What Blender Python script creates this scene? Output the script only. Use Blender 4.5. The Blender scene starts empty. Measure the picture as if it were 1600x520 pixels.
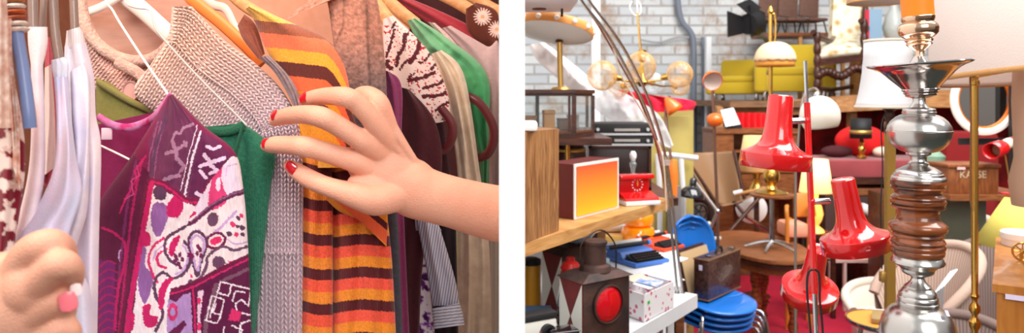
import bpy, bmesh, math, random
import numpy as np
from mathutils import Vector, Matrix, Euler
random.seed(7); RNG = np.random.RandomState(5)
SC = bpy.context.scene; COL = SC.collection
F = 1100.0; CZ = 1.6; HY = 150.0; PI = math.pi

def P(px, py, D): return Vector(((px-800)/F*D, D, CZ+(HY-py)/F*D))
def DZ(py, z): return (CZ-z)*F/(py-HY)            # distance of a level z that is seen at row py
def cosx(px): return math.cos(math.atan((px-800)/F))

def lin(c):
    c = np.asarray(c, float)/255.0
    return np.where(c <= .04045, c/12.92, ((c+.055)/1.055)**2.4)

# ------------------------------------------------------------------ materials
MATS = {}
def mat(name, color=None, rough=.5, metal=0., bump=0., bscale=60., var=0., vscale=6., attr=False, trans=0., ior=1.45,
        coat=0., sheen=0., emit=None, estr=0., wood=False, alpha=1., stretch=(1,1,1), color2=None, spec=None):
    if name in MATS: return MATS[name]
    m = bpy.data.materials.new(name); m.use_nodes = True; MATS[name] = m
    nt = m.node_tree; N = nt.nodes; L = nt.links; b = N['Principled BSDF']
    b.inputs['Roughness'].default_value = rough; b.inputs['Metallic'].default_value = metal
    b.inputs['IOR'].default_value = ior; b.inputs['Transmission Weight'].default_value = trans
    b.inputs['Coat Weight'].default_value = coat; b.inputs['Sheen Weight'].default_value = sheen
    b.inputs['Alpha'].default_value = alpha
    if spec is not None: b.inputs['Specular IOR Level'].default_value = spec
    tc = N.new('ShaderNodeTexCoord'); mp = N.new('ShaderNodeMapping'); L.new(tc.outputs['Object'], mp.inputs[0])
    mp.inputs['Scale'].default_value = stretch
    src = None
    if attr:
        a = N.new('ShaderNodeAttribute'); a.attribute_name = 'Col'; src = a.outputs['Color']
    elif color is not None:
        c = tuple(lin(color))+(1,)
        b.inputs['Base Color'].default_value = c; m.diffuse_color = c
    if var > 0 or wood or color2 is not None:
        nz = N.new('ShaderNodeTexNoise'); nz.inputs['Scale'].default_value = vscale; nz.inputs['Detail'].default_value = 5
        nz.inputs['Distortion'].default_value = 1.2 if wood else .2
        L.new(mp.outputs[0], nz.inputs['Vector'])
        mx = N.new('ShaderNodeMix'); mx.data_type = 'RGBA'
        rp = N.new('ShaderNodeMapRange'); rp.inputs[1].default_value = .35; rp.inputs[2].default_value = .65
        L.new(nz.outputs[0], rp.inputs[0]); L.new(rp.outputs[0], mx.inputs[0])
        if src is None:
            A = lin(color); B = lin(color2) if color2 is not None else A*(1-var)
            mx.inputs[6].default_value = tuple(A)+(1,); mx.inputs[7].default_value = tuple(B)+(1,)
        else:
            mu = N.new('ShaderNodeMix'); mu.data_type = 'RGBA'; mu.blend_type = 'MULTIPLY'; mu.inputs[0].default_value = 1
            L.new(src, mu.inputs[6]); mu.inputs[7].default_value = (1-var,)*3+(1,)
            L.new(src, mx.inputs[6]); L.new(mu.outputs[2], mx.inputs[7])
        src = mx.outputs[2]
    if src is not None: L.new(src, b.inputs['Base Color'])
    if bump > 0:
        n2 = N.new('ShaderNodeTexNoise'); n2.inputs['Scale'].default_value = bscale; n2.inputs['Detail'].default_value = 4
        L.new(mp.outputs[0], n2.inputs['Vector'])
        bp = N.new('ShaderNodeBump'); bp.inputs['Strength'].default_value = bump; bp.inputs['Distance'].default_value = .003
        L.new(n2.outputs[0], bp.inputs['Height']); L.new(bp.outputs[0], b.inputs['Normal'])
    if emit is not None:
        b.inputs['Emission Color'].default_value = tuple(lin(emit))+(1,); b.inputs['Emission Strength'].default_value = estr
    return m

# ------------------------------------------------------------------ objects
WM = {}
def finish(o, parent):
    COL.objects.link(o)
    if parent is not None:
        o.parent = parent
        o.matrix_parent_inverse = WM.get(parent.name, Matrix.Identity(4)).inverted()
        WM[o.name] = Matrix.Identity(4)
    return o
def make(name, V, Fc, m, parent=None, smooth=True, col=None, recentre=True, angle=None):
    V = np.asarray([tuple(v) for v in V] if not isinstance(V, np.ndarray) else V, dtype=float)
    off = np.zeros(3)
    if parent is None and recentre:
        lo, hi = V.min(0), V.max(0); off = np.array([(lo[0]+hi[0])/2, (lo[1]+hi[1])/2, lo[2]])
    me = bpy.data.meshes.new(name); me.from_pydata((V-off).tolist(), [], [tuple(f) for f in Fc]); me.update()
    if col is not None:
        a = me.color_attributes.new('Col', 'FLOAT_COLOR', 'POINT')
        c = np.ones((len(V), 4)); c[:, :3] = col; a.data.foreach_set('color', c.ravel())
    if smooth:
        me.polygons.foreach_set('use_smooth', [True]*len(me.polygons))
        if angle is not None:
            try: me.set_sharp_from_angle(angle=math.radians(angle))
            except Exception: pass
    me.materials.append(m)
    o = bpy.data.objects.new(name, me)
    if parent is None: o.location = off; WM[o.name] = Matrix.Translation(Vector(off))
    return finish(o, parent)
def tag(o, label=None, cat=None, group=None, kind=None):
    if label: o['label'] = label
    if cat: o['category'] = cat
    if group: o['group'] = group
    if kind: o['kind'] = kind
    return o
def thing(name, label, cat, loc=(0, 0, 0), group=None):
    o = bpy.data.objects.new(name, None); COL.objects.link(o); o.location = loc; o.empty_display_size = .05
    WM[o.name] = Matrix.Translation(Vector(loc)); return tag(o, label, cat, group)
def struct(o): o['kind'] = 'structure'; return o
def copy_tree(o, parent=None):
    c = o.copy(); COL.objects.link(c)
    if parent is not None: c.parent = parent; c.matrix_parent_inverse = o.matrix_parent_inverse.copy()
    for ch in list(o.children): copy_tree(ch, c)
    return c
def move_copy(src, delta, rotz=0, scale=1, label=None, group=None):
    c = copy_tree(src); c.location = Vector(src.location)+Vector(delta); c.rotation_euler.z += rotz
    c.scale = (scale,)*3
    WM[c.name] = Matrix.Translation(c.location)
    if label: c['label'] = label
    if group: c['group'] = group
    return c

class MB:
    def __init__(s): s.V = []; s.F = []
    def add(s, V, Fc):
        n = len(s.V); s.V += [Vector(v) for v in V]; s.F += [tuple(i+n for i in f) for f in Fc]; return s
    def box(s, c, size, rz=0, bev=0., M=None, seg=2, rot=None):
        bm = bmesh.new(); bmesh.ops.create_cube(bm, size=1)
        bmesh.ops.scale(bm, vec=size, verts=bm.verts)
        if bev > 0: bmesh.ops.bevel(bm, geom=bm.edges[:], offset=min(bev, min(size)*.45), segments=seg, affect='EDGES', profile=.5)
        R = (rot.to_matrix().to_4x4() if rot is not None else Matrix.Rotation(rz, 4, 'Z'))
        T = Matrix.Translation(Vector(c)) @ R
        if M is not None: T = M @ T
        s.add([T @ v.co for v in bm.verts], [[v.index for v in f.verts] for f in bm.faces]); bm.free(); return s
    def span(s, lo, hi, bev=0., M=None):
        lo = Vector(lo); hi = Vector(hi)
        return s.box((lo+hi)/2, tuple(abs(a) for a in (hi-lo)), 0, bev, M)
    def tube(s, pts, r, seg=12, cap=True, M=None, flat=1.0, closed=False):
        pts = [Vector(p) for p in pts]; n = len(pts)
        rs = list(r) if hasattr(r, '__len__') else [r]*n
        up = None; rings = []
        for i, p in enumerate(pts):
            if closed: t = pts[(i+1) % n]-pts[i-1]
            else: t = pts[min(i+1, n-1)]-pts[max(i-1, 0)]
            t = t.normalized() if t.length > 1e-9 else Vector((0, 0, 1))
            if up is None:
                up = Vector((0, 0, 1)) if abs(t.z) < .9 else Vector((0, 1, 0))
            u = (up-t*up.dot(t)); u = u.normalized() if u.length > 1e-6 else t.orthogonal().normalized()
            up = u; w = t.cross(u)
            rings.append([p+u*(rs[i]*math.cos(a))+w*(rs[i]*flat*math.sin(a)) for a in [2*PI*k/seg for k in range(seg)]])
        V = [v for rg in rings for v in rg]
        if M is not None: V = [M @ v for v in V]
        Fc = [(i*seg+k, i*seg+(k+1) % seg, (i+1)*seg+(k+1) % seg, (i+1)*seg+k) for i in range(n-1) for k in range(seg)]
        if closed: Fc += [((n-1)*seg+k, (n-1)*seg+(k+1) % seg, (k+1) % seg, k) for k in range(seg)]
        elif cap: Fc += [tuple(reversed(range(seg))), tuple((n-1)*seg+k for k in range(seg))]
        return s.add(V, Fc)
    def lathe(s, prof, c=(0, 0, 0), seg=40, M=None, cap=True, sx=1., sy=1.):
        """prof: (radius, z) pairs; c: axis foot"""
        c = Vector(c); V = []; n = len(prof)
        for r, z in prof:
            for k in range(seg):
                a = 2*PI*k/seg; v = Vector((r*sx*math.cos(a), r*sy*math.sin(a), z)); V.append((M @ v if M is not None else v)+c)
        Fc = [(i*seg+k, i*seg+(k+1) % seg, (i+1)*seg+(k+1) % seg, (i+1)*seg+k) for i in range(n-1) for k in range(seg)]
        if cap:
            if prof[0][0] > 1e-5: Fc.append(tuple(reversed(range(seg))))
            if prof[-1][0] > 1e-5: Fc.append(tuple((n-1)*seg+k for k in range(seg)))
        return s.add(V, Fc)
    def ball(s, c, r, seg=20, M=None, sc=(1, 1, 1), rot=None):
        prof = [(max(r*math.sin(PI*i/(seg//2)), 1e-6), -r*math.cos(PI*i/(seg//2))) for i in range(seg//2+1)]
        T = Matrix.Diagonal(Vector(sc)).to_4x4()
        if rot is not None: T = rot.to_matrix().to_4x4() @ T
        return s.lathe(prof, c, seg, T, cap=False)
    def prism(s, pts, d):
        pts = [Vector(p) for p in pts]; d = Vector(d); n = len(pts)
        V = pts+[p+d for p in pts]
        return s.add(V, [tuple(range(n)), tuple(reversed(range(n, 2*n)))]+[(i, i+n, (i+1) % n+n, (i+1) % n) for i in range(n)])
    def grid(s, fn, nu, nv):
        V = [fn(i/nu, j/nv) for j in range(nv+1) for i in range(nu+1)]
        return s.add(V, [(j*(nu+1)+i, j*(nu+1)+i+1, (j+1)*(nu+1)+i+1, (j+1)*(nu+1)+i) for j in range(nv) for i in range(nu)])
    def build(s, name, m, parent=None, smooth=True, angle=38, solid=0., sub=0):
        o = make(name, s.V, s.F, m, parent, smooth, None, True, angle)
        bm = bmesh.new(); bm.from_mesh(o.data)
        bmesh.ops.recalc_face_normals(bm, faces=bm.faces); bm.to_mesh(o.data); bm.free()
        if solid:
            md = o.modifiers.new('Solid', 'SOLIDIFY'); md.thickness = solid; md.offset = 0
        if sub:
            md = o.modifiers.new('Sub', 'SUBSURF'); md.levels = sub; md.render_levels = sub
        return o

def smooth_path(pts, n=8, closed=False):
    pts = [np.array(p, float) for p in pts]; out = []
    N = len(pts)
    for i in range(N if closed else N-1):
        if closed: p0, p1, p2, p3 = pts[i-1], pts[i], pts[(i+1) % N], pts[(i+2) % N]
        else: p0, p1, p2, p3 = pts[max(i-1, 0)], pts[i], pts[i+1], pts[min(i+2, N-1)]
        for k in range(n):
            t = k/n
            out.append(.5*((2*p1)+(-p0+p2)*t+(2*p0-5*p1+4*p2-p3)*t*t+(-p0+3*p1-3*p2+p3)*t**3))
    if not closed: out.append(pts[-1])
    return out
def V3(l): return [Vector(tuple(p)) for p in l]
def pxpath(pts, n=6):
    """pts: (px, py, D) -> smoothed world points"""
    return V3(smooth_path([tuple(P(*p)) for p in pts], n))
def text_mesh(name, s, size, loc, rot, m, parent, depth=.0008):
    cu = bpy.data.curves.new(name, 'FONT'); cu.body = s; cu.size = size; cu.extrude = depth; cu.align_x = 'CENTER'; cu.align_y = 'CENTER'
    o = bpy.data.objects.new('tmp', cu); COL.objects.link(o)
    dg = bpy.context.evaluated_depsgraph_get(); me = bpy.data.meshes.new_from_object(o.evaluated_get(dg))
    bpy.data.objects.remove(o)
    M = Matrix.Translation(Vector(loc)) @ Euler(rot).to_matrix().to_4x4()
    me.transform(M); me.materials.clear(); me.materials.append(m)
    r = bpy.data.objects.new(name, me); return finish(r, parent)

# ------------------------------------------------------------------ camera, view
cam = bpy.data.cameras.new('camera'); co = bpy.data.objects.new('camera', cam); COL.objects.link(co)
co.location = (0, 0, CZ); co.rotation_euler = (PI/2, 0, 0)
cam.sensor_width = 36; cam.sensor_fit = 'HORIZONTAL'; cam.lens = 36*F/1600; cam.shift_x = 0; cam.shift_y = -(260-HY)/1600
cam.clip_start = .02; cam.clip_end = 100
cam.dof.use_dof = True; cam.dof.focus_distance = .9; cam.dof.aperture_fstop = 8
SC.camera = co
SC.view_settings.view_transform = 'Standard'; SC.view_settings.look = 'None'; SC.view_settings.gamma = 1
SC.view_settings.use_curve_mapping = False; SC.view_settings.exposure = 0.0

# ------------------------------------------------------------------ world and lights
w = bpy.data.worlds.new('World'); SC.world = w; w.use_nodes = True; nt = w.node_tree; N = nt.nodes; L = nt.links
bg = N['Background']; tc = N.new('ShaderNodeTexCoord'); sp = N.new('ShaderNodeSeparateXYZ'); L.new(tc.outputs['Generated'], sp.inputs[0])
cr = N.new('ShaderNodeValToRGB'); L.new(sp.outputs['Z'], cr.inputs[0]); e = cr.color_ramp.elements
mr = N.new('ShaderNodeMapRange'); mr.inputs[1].default_value = -1; mr.inputs[2].default_value = 1
L.new(sp.outputs['Z'], mr.inputs[0]); L.new(mr.outputs[0], cr.inputs[0])
e[0].position = 0; e[0].color = (.25, .2, .17, 1); e[1].position = 1; e[1].color = (.95, .98, 1, 1)
for p_, c_ in ((.46, (.45, .38, .34, 1)), (.55, (.72, .70, .70, 1)), (.68, (1, 1, 1, 1))):
    q = cr.color_ramp.elements.new(p_); q.color = c_
L.new(cr.outputs[0], bg.inputs['Color']); bg.inputs['Strength'].default_value = .58

def area(name, loc, target, size, power, color=(1, 1, 1), sy=None):
    l = bpy.data.lights.new(name, 'AREA'); l.energy = power; l.color = color; l.size = size
    if sy: l.shape = 'RECTANGLE'; l.size_y = sy
    o = bpy.data.objects.new(name, l); COL.objects.link(o); o.location = loc
    o.rotation_euler = (Vector(target)-Vector(loc)).to_track_quat('-Z', 'Y').to_euler(); return o
area('daylight_left', (-1.3, -.3, 2.9), (-.35, .8, 1.5), .7, 24, (1, .97, .95))
area('warm_flare_fill', (-.75, .35, 2.75), (-.45, .85, 1.65), .35, 14, (1, .62, .38))  # added warm fill imitating flare haze over the upper left, no lamp there
area('daylight_hall', (2.6, 2.2, 5.2), (2.4, 5.5, .8), 4.0, 520, (1, .98, .95))
area('front_fill', (1.0, -1.5, 2.9), (.9, 2.0, 1.3), 1.6, 70, (1, .97, .93))  # added fill light above and behind the camera

# ------------------------------------------------------------------ setting
def slab(name, lo, hi, m): return struct(MB().span(lo, hi).build(name, m, None, False))
white_paint = mat('white paint', (250, 250, 250), .6)
MATS['wall_dark'] = None; del MATS['wall_dark']
slab('wall_middle', (-.0091, .5, 0), (.0091, 9.0, 3.6), white_paint)
slab('wall_left', (-1.9, .2, 0), (-1.8, 2.7, 3.0), mat('plaster warm', (150, 100, 80), .9, var=.3))
slab('wall_back', (-1.9, 2.6, 0), (-.0091, 2.7, 3.0), mat('plaster rust', (120, 66, 50), .9, var=.4))
slab('floor_left', (-1.9, -2, -.1), (0, 2.7, 0), mat('floor boards', (120, 90, 75), .7, var=.3))
def brick_mat():
    m = bpy.data.materials.new('painted brick'); m.use_nodes = True; nt = m.node_tree; N = nt.nodes; L = nt.links; b = N['Principled BSDF']
    tc = N.new('ShaderNodeTexCoord'); mp = N.new('ShaderNodeMapping'); mp.inputs['Rotation'].default_value = (PI/2, 0, 0)
    L.new(tc.outputs['Object'], mp.inputs[0])
    br = N.new('ShaderNodeTexBrick'); L.new(mp.outputs[0], br.inputs['Vector'])
    br.inputs['Scale'].default_value = 1; br.inputs['Brick Width'].default_value = .36; br.inputs['Row Height'].default_value = .125
    br.inputs['Mortar Size'].default_value = .014; br.inputs['Mortar Smooth'].default_value = .3
    br.inputs['Color1'].default_value = tuple(lin((222, 225, 226)))+(1,); br.inputs['Color2'].default_value = tuple(lin((196, 202, 208)))+(1,)
    br.inputs['Mortar'].default_value = tuple(lin((184, 180, 178)))+(1,)
    n = N.new('ShaderNodeTexNoise'); n.inputs['Scale'].default_value = 1.7; n.inputs['Detail'].default_value = 8; n.inputs['Roughness'].default_value = .72
    L.new(tc.outputs['Object'], n.inputs['Vector'])
    r = N.new('ShaderNodeMapRange'); r.inputs[1].default_value = .50; r.inputs[2].default_value = .70; L.new(n.outputs[0], r.inputs[0])
    mx = N.new('ShaderNodeMix'); mx.data_type = 'RGBA'; L.new(r.outputs[0], mx.inputs[0]); L.new(br.outputs['Color'], mx.inputs[6])
    mx.inputs[7].default_value = tuple(lin((168, 132, 100)))+(1,)
    L.new(mx.outputs[2], b.inputs['Base Color']); b.inputs['Roughness'].default_value = .85
    bp = N.new('ShaderNodeBump'); bp.inputs['Strength'].default_value = .8; bp.inputs['Distance'].default_value = .02
    L.new(br.outputs['Fac'], bp.inputs['Height']); bp.invert = True; L.new(bp.outputs[0], b.inputs['Normal']); return m
slab('wall_far', (.0091, 9.0, 0), (7.4, 9.2, 4.6), brick_mat())
slab('wall_right', (7.2, -1, 0), (7.4, 9.0, 3.2), mat('dark plaster', (110, 70, 50), .9, var=.4))
slab('floor', (0, -2, -.1), (7.4, 9.2, 0), mat('hall floor', (44, 52, 46), .7, var=.4))
# ================================================================== LEFT: clothes rail
def hashn(i, j, s=0):
    v = np.sin(i*127.1+j*311.7+s*74.7)*43758.5453; return v-np.floor(v)
def vnoise(x, y, s=0):
    i = np.floor(x); j = np.floor(y); fx = x-i; fy = y-j; fx = fx*fx*(3-2*fx); fy = fy*fy*(3-2*fy)
    return (hashn(i, j, s)*(1-fx)+hashn(i+1, j, s)*fx)*(1-fy)+(hashn(i, j+1, s)*(1-fx)+hashn(i+1, j+1, s)*fx)*fy
def fbm(x, y, s=0): return (vnoise(x, y, s)+.5*vnoise(x*2.1, y*2.1, s+1)+.25*vnoise(x*4.3, y*4.3, s+2))/1.75
class Paint:
    def __init__(s, X, Y, base, jit=1.2):
        s.X = X+(vnoise(X/2.2, Y/2.2, 3)-.5)*2*jit; s.Y = Y+(vnoise(X/2.2, Y/2.2, 9)-.5)*2*jit
        s.C = np.empty(X.shape+(3,)); s.C[:] = base
    def put(s, m, c): s.C[m] = c
    def inside(s, pts):
        X, Y = s.X, s.Y; r = np.zeros(X.shape, bool); n = len(pts)
        for i in range(n):
            x0, y0 = pts[i]; x1, y1 = pts[(i+1) % n]
            if y0 == y1: continue
            c = ((Y < y0) != (Y < y1)) & (X < (x1-x0)*(Y-y0)/(y1-y0)+x0); r ^= c
        return r
    def poly(s, c, pts, sm=False):
        if sm: pts = [tuple(p) for p in smooth_path(pts, 5, True)]
        s.put(s.inside(pts), c)
    def dist(s, pts, closed=False):
        d = np.full(s.X.shape, 1e9); n = len(pts)
        for i in range(n if closed else n-1):
            ax, ay = pts[i]; bx, by = pts[(i+1) % n]; dx, dy = bx-ax, by-ay
            t = np.clip(((s.X-ax)*dx+(s.Y-ay)*dy)/(dx*dx+dy*dy+1e-9), 0, 1)
            d = np.minimum(d, np.hypot(s.X-ax-t*dx, s.Y-ay-t*dy))
        return d
    def line(s, c, w, pts, closed=False, sm=False, clip=None):
        if sm: pts = [tuple(p) for p in smooth_path(pts, 5, closed)]
        m = s.dist(pts, closed) < w/2
        if clip is not None: m &= clip
        s.put(m, c)
    def disc(s, c, cx, cy, rx, ry=None, rot=0, ring=None):
        ry = ry or rx; a = math.radians(rot); u = (s.X-cx)*math.cos(a)+(s.Y-cy)*math.sin(a); v = -(s.X-cx)*math.sin(a)+(s.Y-cy)*math.cos(a)
        d = (u/rx)**2+(v/ry)**2; m = d < 1
        if ring: m &= d > (1-ring/min(rx, ry))**2
        s.put(m, c)

fabric = mat('woven cloth', attr=True, rough=.9, sheen=.15, bump=.25, bscale=900, spec=.2)
knitm = mat('knitted wool', attr=True, rough=.95, sheen=.25, bump=.3, bscale=1400, spec=.15)
soft = mat('soft jersey', attr=True, rough=.92, sheen=.3, bump=.2, bscale=500, spec=.2)
silk = mat('thin printed cloth', attr=True, rough=.7, sheen=.1, bump=.15, bscale=1200, spec=.3)

def resample(pts, ts):
    p = np.array(smooth_path(pts, 10)) ; d = np.r_[0, np.cumsum(np.hypot(*(np.diff(p[:, :2], axis=0).T)))]
    d /= d[-1]; return np.stack([np.interp(ts, d, p[:, k]) for k in range(p.shape[1])], 1)
def garment(name, Lp, Rp, D, bulge=.015, fold=(), col=(200, 200, 200), disp=None, step=2.0, m=None, parent=None, ext=True, thick=.012,
            bump=.0, slant=0., lab=None):
    """A hanging piece of cloth: its front surface lofted between two edges (photo columns and rows at distance D), swelling by
    bulge, with folds; a back surface closes it into a body."""
    Lp = [tuple(map(float, p)) for p in Lp]; Rp = [tuple(map(float, p)) for p in Rp]
    base = resample([l+r for l, r in zip(Lp, Rp)], np.linspace(0, 1, 400)) if len(Lp) == len(Rp) else \
        np.hstack([resample(Lp, np.linspace(0, 1, 400)), resample(Rp, np.linspace(0, 1, 400))])
    ln = max(np.hypot(*np.diff(base[:, :2], axis=0).T).sum(), np.hypot(*np.diff(base[:, 2:], axis=0).T).sum())
    nv = max(8, int(ln/step)); wd = np.hypot(base[:, 0]-base[:, 2], base[:, 1]-base[:, 3]).max(); nu = max(8, int(wd/step))
    ts = np.linspace(0, 1, nv+1)
    B = np.stack([np.interp(ts, np.linspace(0, 1, 400), base[:, k]) for k in range(4)], 1)
    if ext and B[-1, 1] > 510 or ext and B[-1, 3] > 510:
        g = B[-1]-B[-4]; g = g/max(abs(g[1]), abs(g[3]), 1e-6)
        g[0] = np.clip(g[0], -.3, .3); g[2] = np.clip(g[2], -.3, .3); g[1] = g[3] = 1
        B = np.vstack([B]+[B[-1]+g*k*22 for k in range(1, 10)]); ts = np.r_[ts, 1+np.arange(1, 10)*22/max(ln, 1)]
    nv = len(B)-1
    u = np.linspace(0, 1, nu+1); U, T = np.meshgrid(u, ts)
    X = B[:, 0:1]*(1-U)+B[:, 2:3]*U; Y = B[:, 1:2]*(1-U)+B[:, 3:4]*U
    prof = np.sqrt(np.clip(1-(2*U-1)**2, 0, 1))
    dep = (D[0]*(1-np.clip(T, 0, 1))+D[1]*np.clip(T, 0, 1) if isinstance(D, tuple) else np.full_like(U, D))+slant*(U-.5)
    dd = dep-bulge*prof
    for n_, a_, ph, sk in fold: dd = dd-a_*prof*np.sin(2*PI*(U*n_+ph+sk*T)+1.3*vnoise(U*3, T*4, n_))
    if bump: dd = dd-bump*(fbm(X/28, Y/40, 4)-.5)*prof
    if disp is not None: dd = dd-disp(X, Y, U, T)
    Vf = np.stack([(X-800)/F*dd, dd, CZ+(HY-Y)/F*dd], -1).reshape(-1, 3)
    C = col(X, Y, U, T) if callable(col) else np.broadcast_to(np.array(col, float), X.shape+(3,))
    C = lin(np.clip(C, 0, 255)).reshape(-1, 3)
    a = (nu+1)*np.arange(nv)[:, None]+np.arange(nu)[None]
    Ff = np.stack([a, a+nu+1, a+nu+2, a+1], -1).reshape(-1, 4)
    bu = 8; bv = min(nv, 30); iv = np.linspace(0, nv, bv+1).astype(int); iu = np.linspace(0, nu, bu+1).astype(int)
    Xb = X[np.ix_(iv, iu)]; Yb = Y[np.ix_(iv, iu)]; pb = prof[np.ix_(iv, iu)]; db = dep[np.ix_(iv, iu)]+thick*pb
    Vb = np.stack([(Xb-800)/F*db, db, CZ+(HY-Yb)/F*db], -1).reshape(-1, 3); Cb = C.reshape(nv+1, nu+1, 3)[np.ix_(iv, iu)].reshape(-1, 3)
    k = len(Vf); b_ = k+(bu+1)*np.arange(bv)[:, None]+np.arange(bu)[None]
    Fb = np.stack([b_, b_+1, b_+bu+2, b_+bu+1], -1).reshape(-1, 4)
    return make(name, np.vstack([Vf, Vb]), np.vstack([Ff, Fb]).tolist(), m or fabric, parent, True, np.vstack([C, Cb]))

def knit(a, b, pa, pb, depth):
    """stocking stitch: columns of V across a, rows along b"""
    u = a/pa; s = np.abs(u-np.floor(u)-.5)*2; ph = b/pb-s*.9; ph = ph-np.floor(ph)
    return depth*(np.sin(PI*np.clip(s, 0, 1))**.6)*(.35+.65*np.sin(PI*ph)**.8)
def rot(X, Y, deg, cx=0, cy=0):
    t = math.radians(deg); return (X-cx)*math.cos(t)+(Y-cy)*math.sin(t), -(X-cx)*math.sin(t)+(Y-cy)*math.cos(t)
def mixc(c0, c1, t): t = np.clip(t, 0, 1)[..., None]; return np.array(c0, float)*(1-t)+np.array(c1, float)*t
def plain(c, var=10, sc=14, c2=None):
    def f(X, Y, U, T):
        n = fbm(X/sc, Y/sc, 2); b = mixc(c, c2, n*1.6-.3) if c2 is not None else np.broadcast_to(np.array(c, float), X.shape+(3,))
        return b+((fbm(X/3, Y/3, 8)-.5)*var)[..., None]
    return f

# ---- purple patterned dress --------------------------------------------------------------------------------------------------
PLUM, WINE, MAG, CRM, LIL, PUR, DGR = (84, 30, 66), (120, 18, 72), (196, 24, 98), (236, 220, 226), (196, 160, 212), (142, 92, 156), (92, 56, 86)
def dress_paint(X, Y, U, T):
    p = Paint(X, Y, WINE, 1.1)
    t = lambda x, y: (150+x/2.736, 150+y/2.736)      # two close-ups of the cloth share this scale
    q = lambda x, y: (150+x/2.736, 330+y/2.736)
    Tm = lambda l: [t(*a) for a in l]; Qm = lambda l: [q(*a) for a in l]
    # plum shoulder field with grey zigzags
    p.poly((104, 44, 82), Tm([(330, 0), (470, 180), (420, 450), (235, 365), (225, 200), (270, 80)]))
    GZ = (166, 120, 150)
    p.line(GZ, 4, Tm([(415, 120), (375, 135), (360, 160), (340, 155), (325, 190), (330, 215)]))
    p.line(GZ, 6, Tm([(300, 245), (340, 235), (345, 265), (375, 300), (355, 340), (320, 345), (290, 360)]))
    p.line(GZ, 5, Tm([(340, 235), (385, 200)])); p.line(GZ, 4, Tm([(385, 215), (375, 195)])); p.line(GZ, 5, Tm([(325, 190), (345, 240)]))
    p.disc((104, 44, 82), *t(365, 330), 2.5)
    for k in range(3): p.line((140, 74, 112), 2.2, Tm([(285+k*14-20, 110), (250+k*14-20, 250), (240+k*14-20, 350)]))
    p.line(DGR, 5, Tm([(300, 90), (262, 190), (232, 350)]))
    # double white lines
    p.line((240, 220, 235), 1.3, Tm([(434, 125), (402, 230), (362, 405)]))
    p.line((236, 216, 232), 4.2, Tm([(447, 155), (415, 255), (380, 425)])); p.line((104, 44, 82), 1.0, Tm([(452, 160), (420, 258), (384, 425)]))
    # dark sleeve head with lilac figures
    SL = p.inside(Tm([(450, 150), (520, 190), (590, 265), (480, 360), (430, 440), (395, 430)]))
    p.put(SL, (96, 28, 74))
    W = (222, 196, 224)
    p.line(W, 5, Tm([(475, 215), (500, 228), (530, 215)])); p.line(W, 6, Tm([(462, 250), (490, 285), (548, 265)])); p.line(W, 6, Tm([(445, 300), (480, 288), (520, 320), (490, 330)]))
    p.line(W, 5, Tm([(445, 320), (470, 350)])); p.line(W, 6, Tm([(430, 415), (455, 425)]))
    # magenta/plum vertical band and dark left front
    p.poly((92, 16, 58), [(150, 300), (205, 235), (232, 270), (236, 283), (198, 560), (148, 560)])
    for k, c in ((0, (170, 24, 92)), (1, (120, 40, 96))):
        p.line(c, 4, [(222-k*9, 250), (205-k*9, 340), (186-k*9, 520)], sm=True)
    p.line((190, 30, 100), 3, Tm([(215, 255), (165, 320), (175, 350), (130, 430), (100, 500)]))
    p.line((196, 60, 124), 2.4, Tm([(175, 300), (185, 340), (150, 360), (160, 420), (120, 440)]))
    p.poly((112, 30, 100), [(152, 405), (180, 410), (178, 520), (150, 520)])
    for k in range(9): p.line((160, 24, 90), 2.4, [(152, 420+k*13), (168, 408+k*13), (182, 412+k*13)], sm=True)
    p.line((186, 24, 96), 4, Qm([(25, 70), (80, 95), (125, 145), (118, 240), (95, 330), (80, 500)]), sm=True)
    p.line((198, 160, 206), 1.8, Qm([(108, 165), (98, 180), (100, 215)]), sm=True)
    # cream field
    cream = p.inside([(238, 288), (292, 316), (305, 322), (262, 560), (200, 560), (228, 330)])
    p.put(cream, CRM)
    def blob(c, pts, f=t, clip=None):
        pts = [tuple(a) for a in smooth_path([f(*a) for a in pts], 5, True)]; mm = p.inside(pts)
        if clip is not None: mm &= clip
        p.put(mm, c)
    blob(DGR, [(245, 400), (270, 385), (300, 405), (295, 440), (255, 440)]); blob(PUR, [(240, 470), (280, 455), (315, 490), (290, 560), (250, 540)])
    blob(MAG, [(320, 440), (350, 425), (375, 470), (350, 520), (325, 500), (300, 480)])
    for b in ([(235, 5), (290, 0), (300, 40), (275, 105), (245, 90)], [(190, 160), (215, 160), (210, 230), (240, 270), (240, 320), (210, 395), (185, 350), (180, 280)]):
        blob(PUR, b, q)
    for b in ([(210, 85), (235, 110), (230, 145), (200, 145)], [(300, 0), (345, 0), (340, 25), (310, 20)], [(200, 405), (235, 400), (230, 440), (265, 450), (255, 490), (210, 490)],
              [(150, 440), (165, 440), (160, 500), (140, 510)]): blob(MAG, b, q)
    for l in ([(290, 115), (245, 150), (225, 210), (250, 290), (262, 300)], [(300, 160), (262, 190), (270, 230), (300, 240)]): p.line((214, 40, 110), 4.2, Qm(l), sm=True)
    p.line(LIL, 2.5, Qm([(295, 140), (258, 170), (245, 210)]), sm=True)
    p.line(DGR, 5, Qm([(420, 50), (345, 85), (300, 120), (295, 170), (322, 215), (372, 235)]), sm=True)
    p.line(DGR, 5, Qm([(390, 300), (330, 290), (290, 262), (255, 290), (252, 350), (285, 430), (270, 480), (255, 510)]), sm=True)
    blob(MAG, [(300, 290), (330, 285), (300, 340), (290, 400), (270, 420), (268, 340)], q); blob(MAG, [(320, 130), (360, 100), (345, 150), (330, 190), (310, 180)], q)
    # curved plum/magenta border over the cream field
    p.line((120, 18, 66), 9, Tm([(230, 362), (290, 375), (350, 420), (385, 445), (425, 450)]), sm=True)
    p.line(MAG, 3.2, Tm([(235, 365), (290, 380), (350, 425), (385, 450), (430, 455)]), sm=True)
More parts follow.
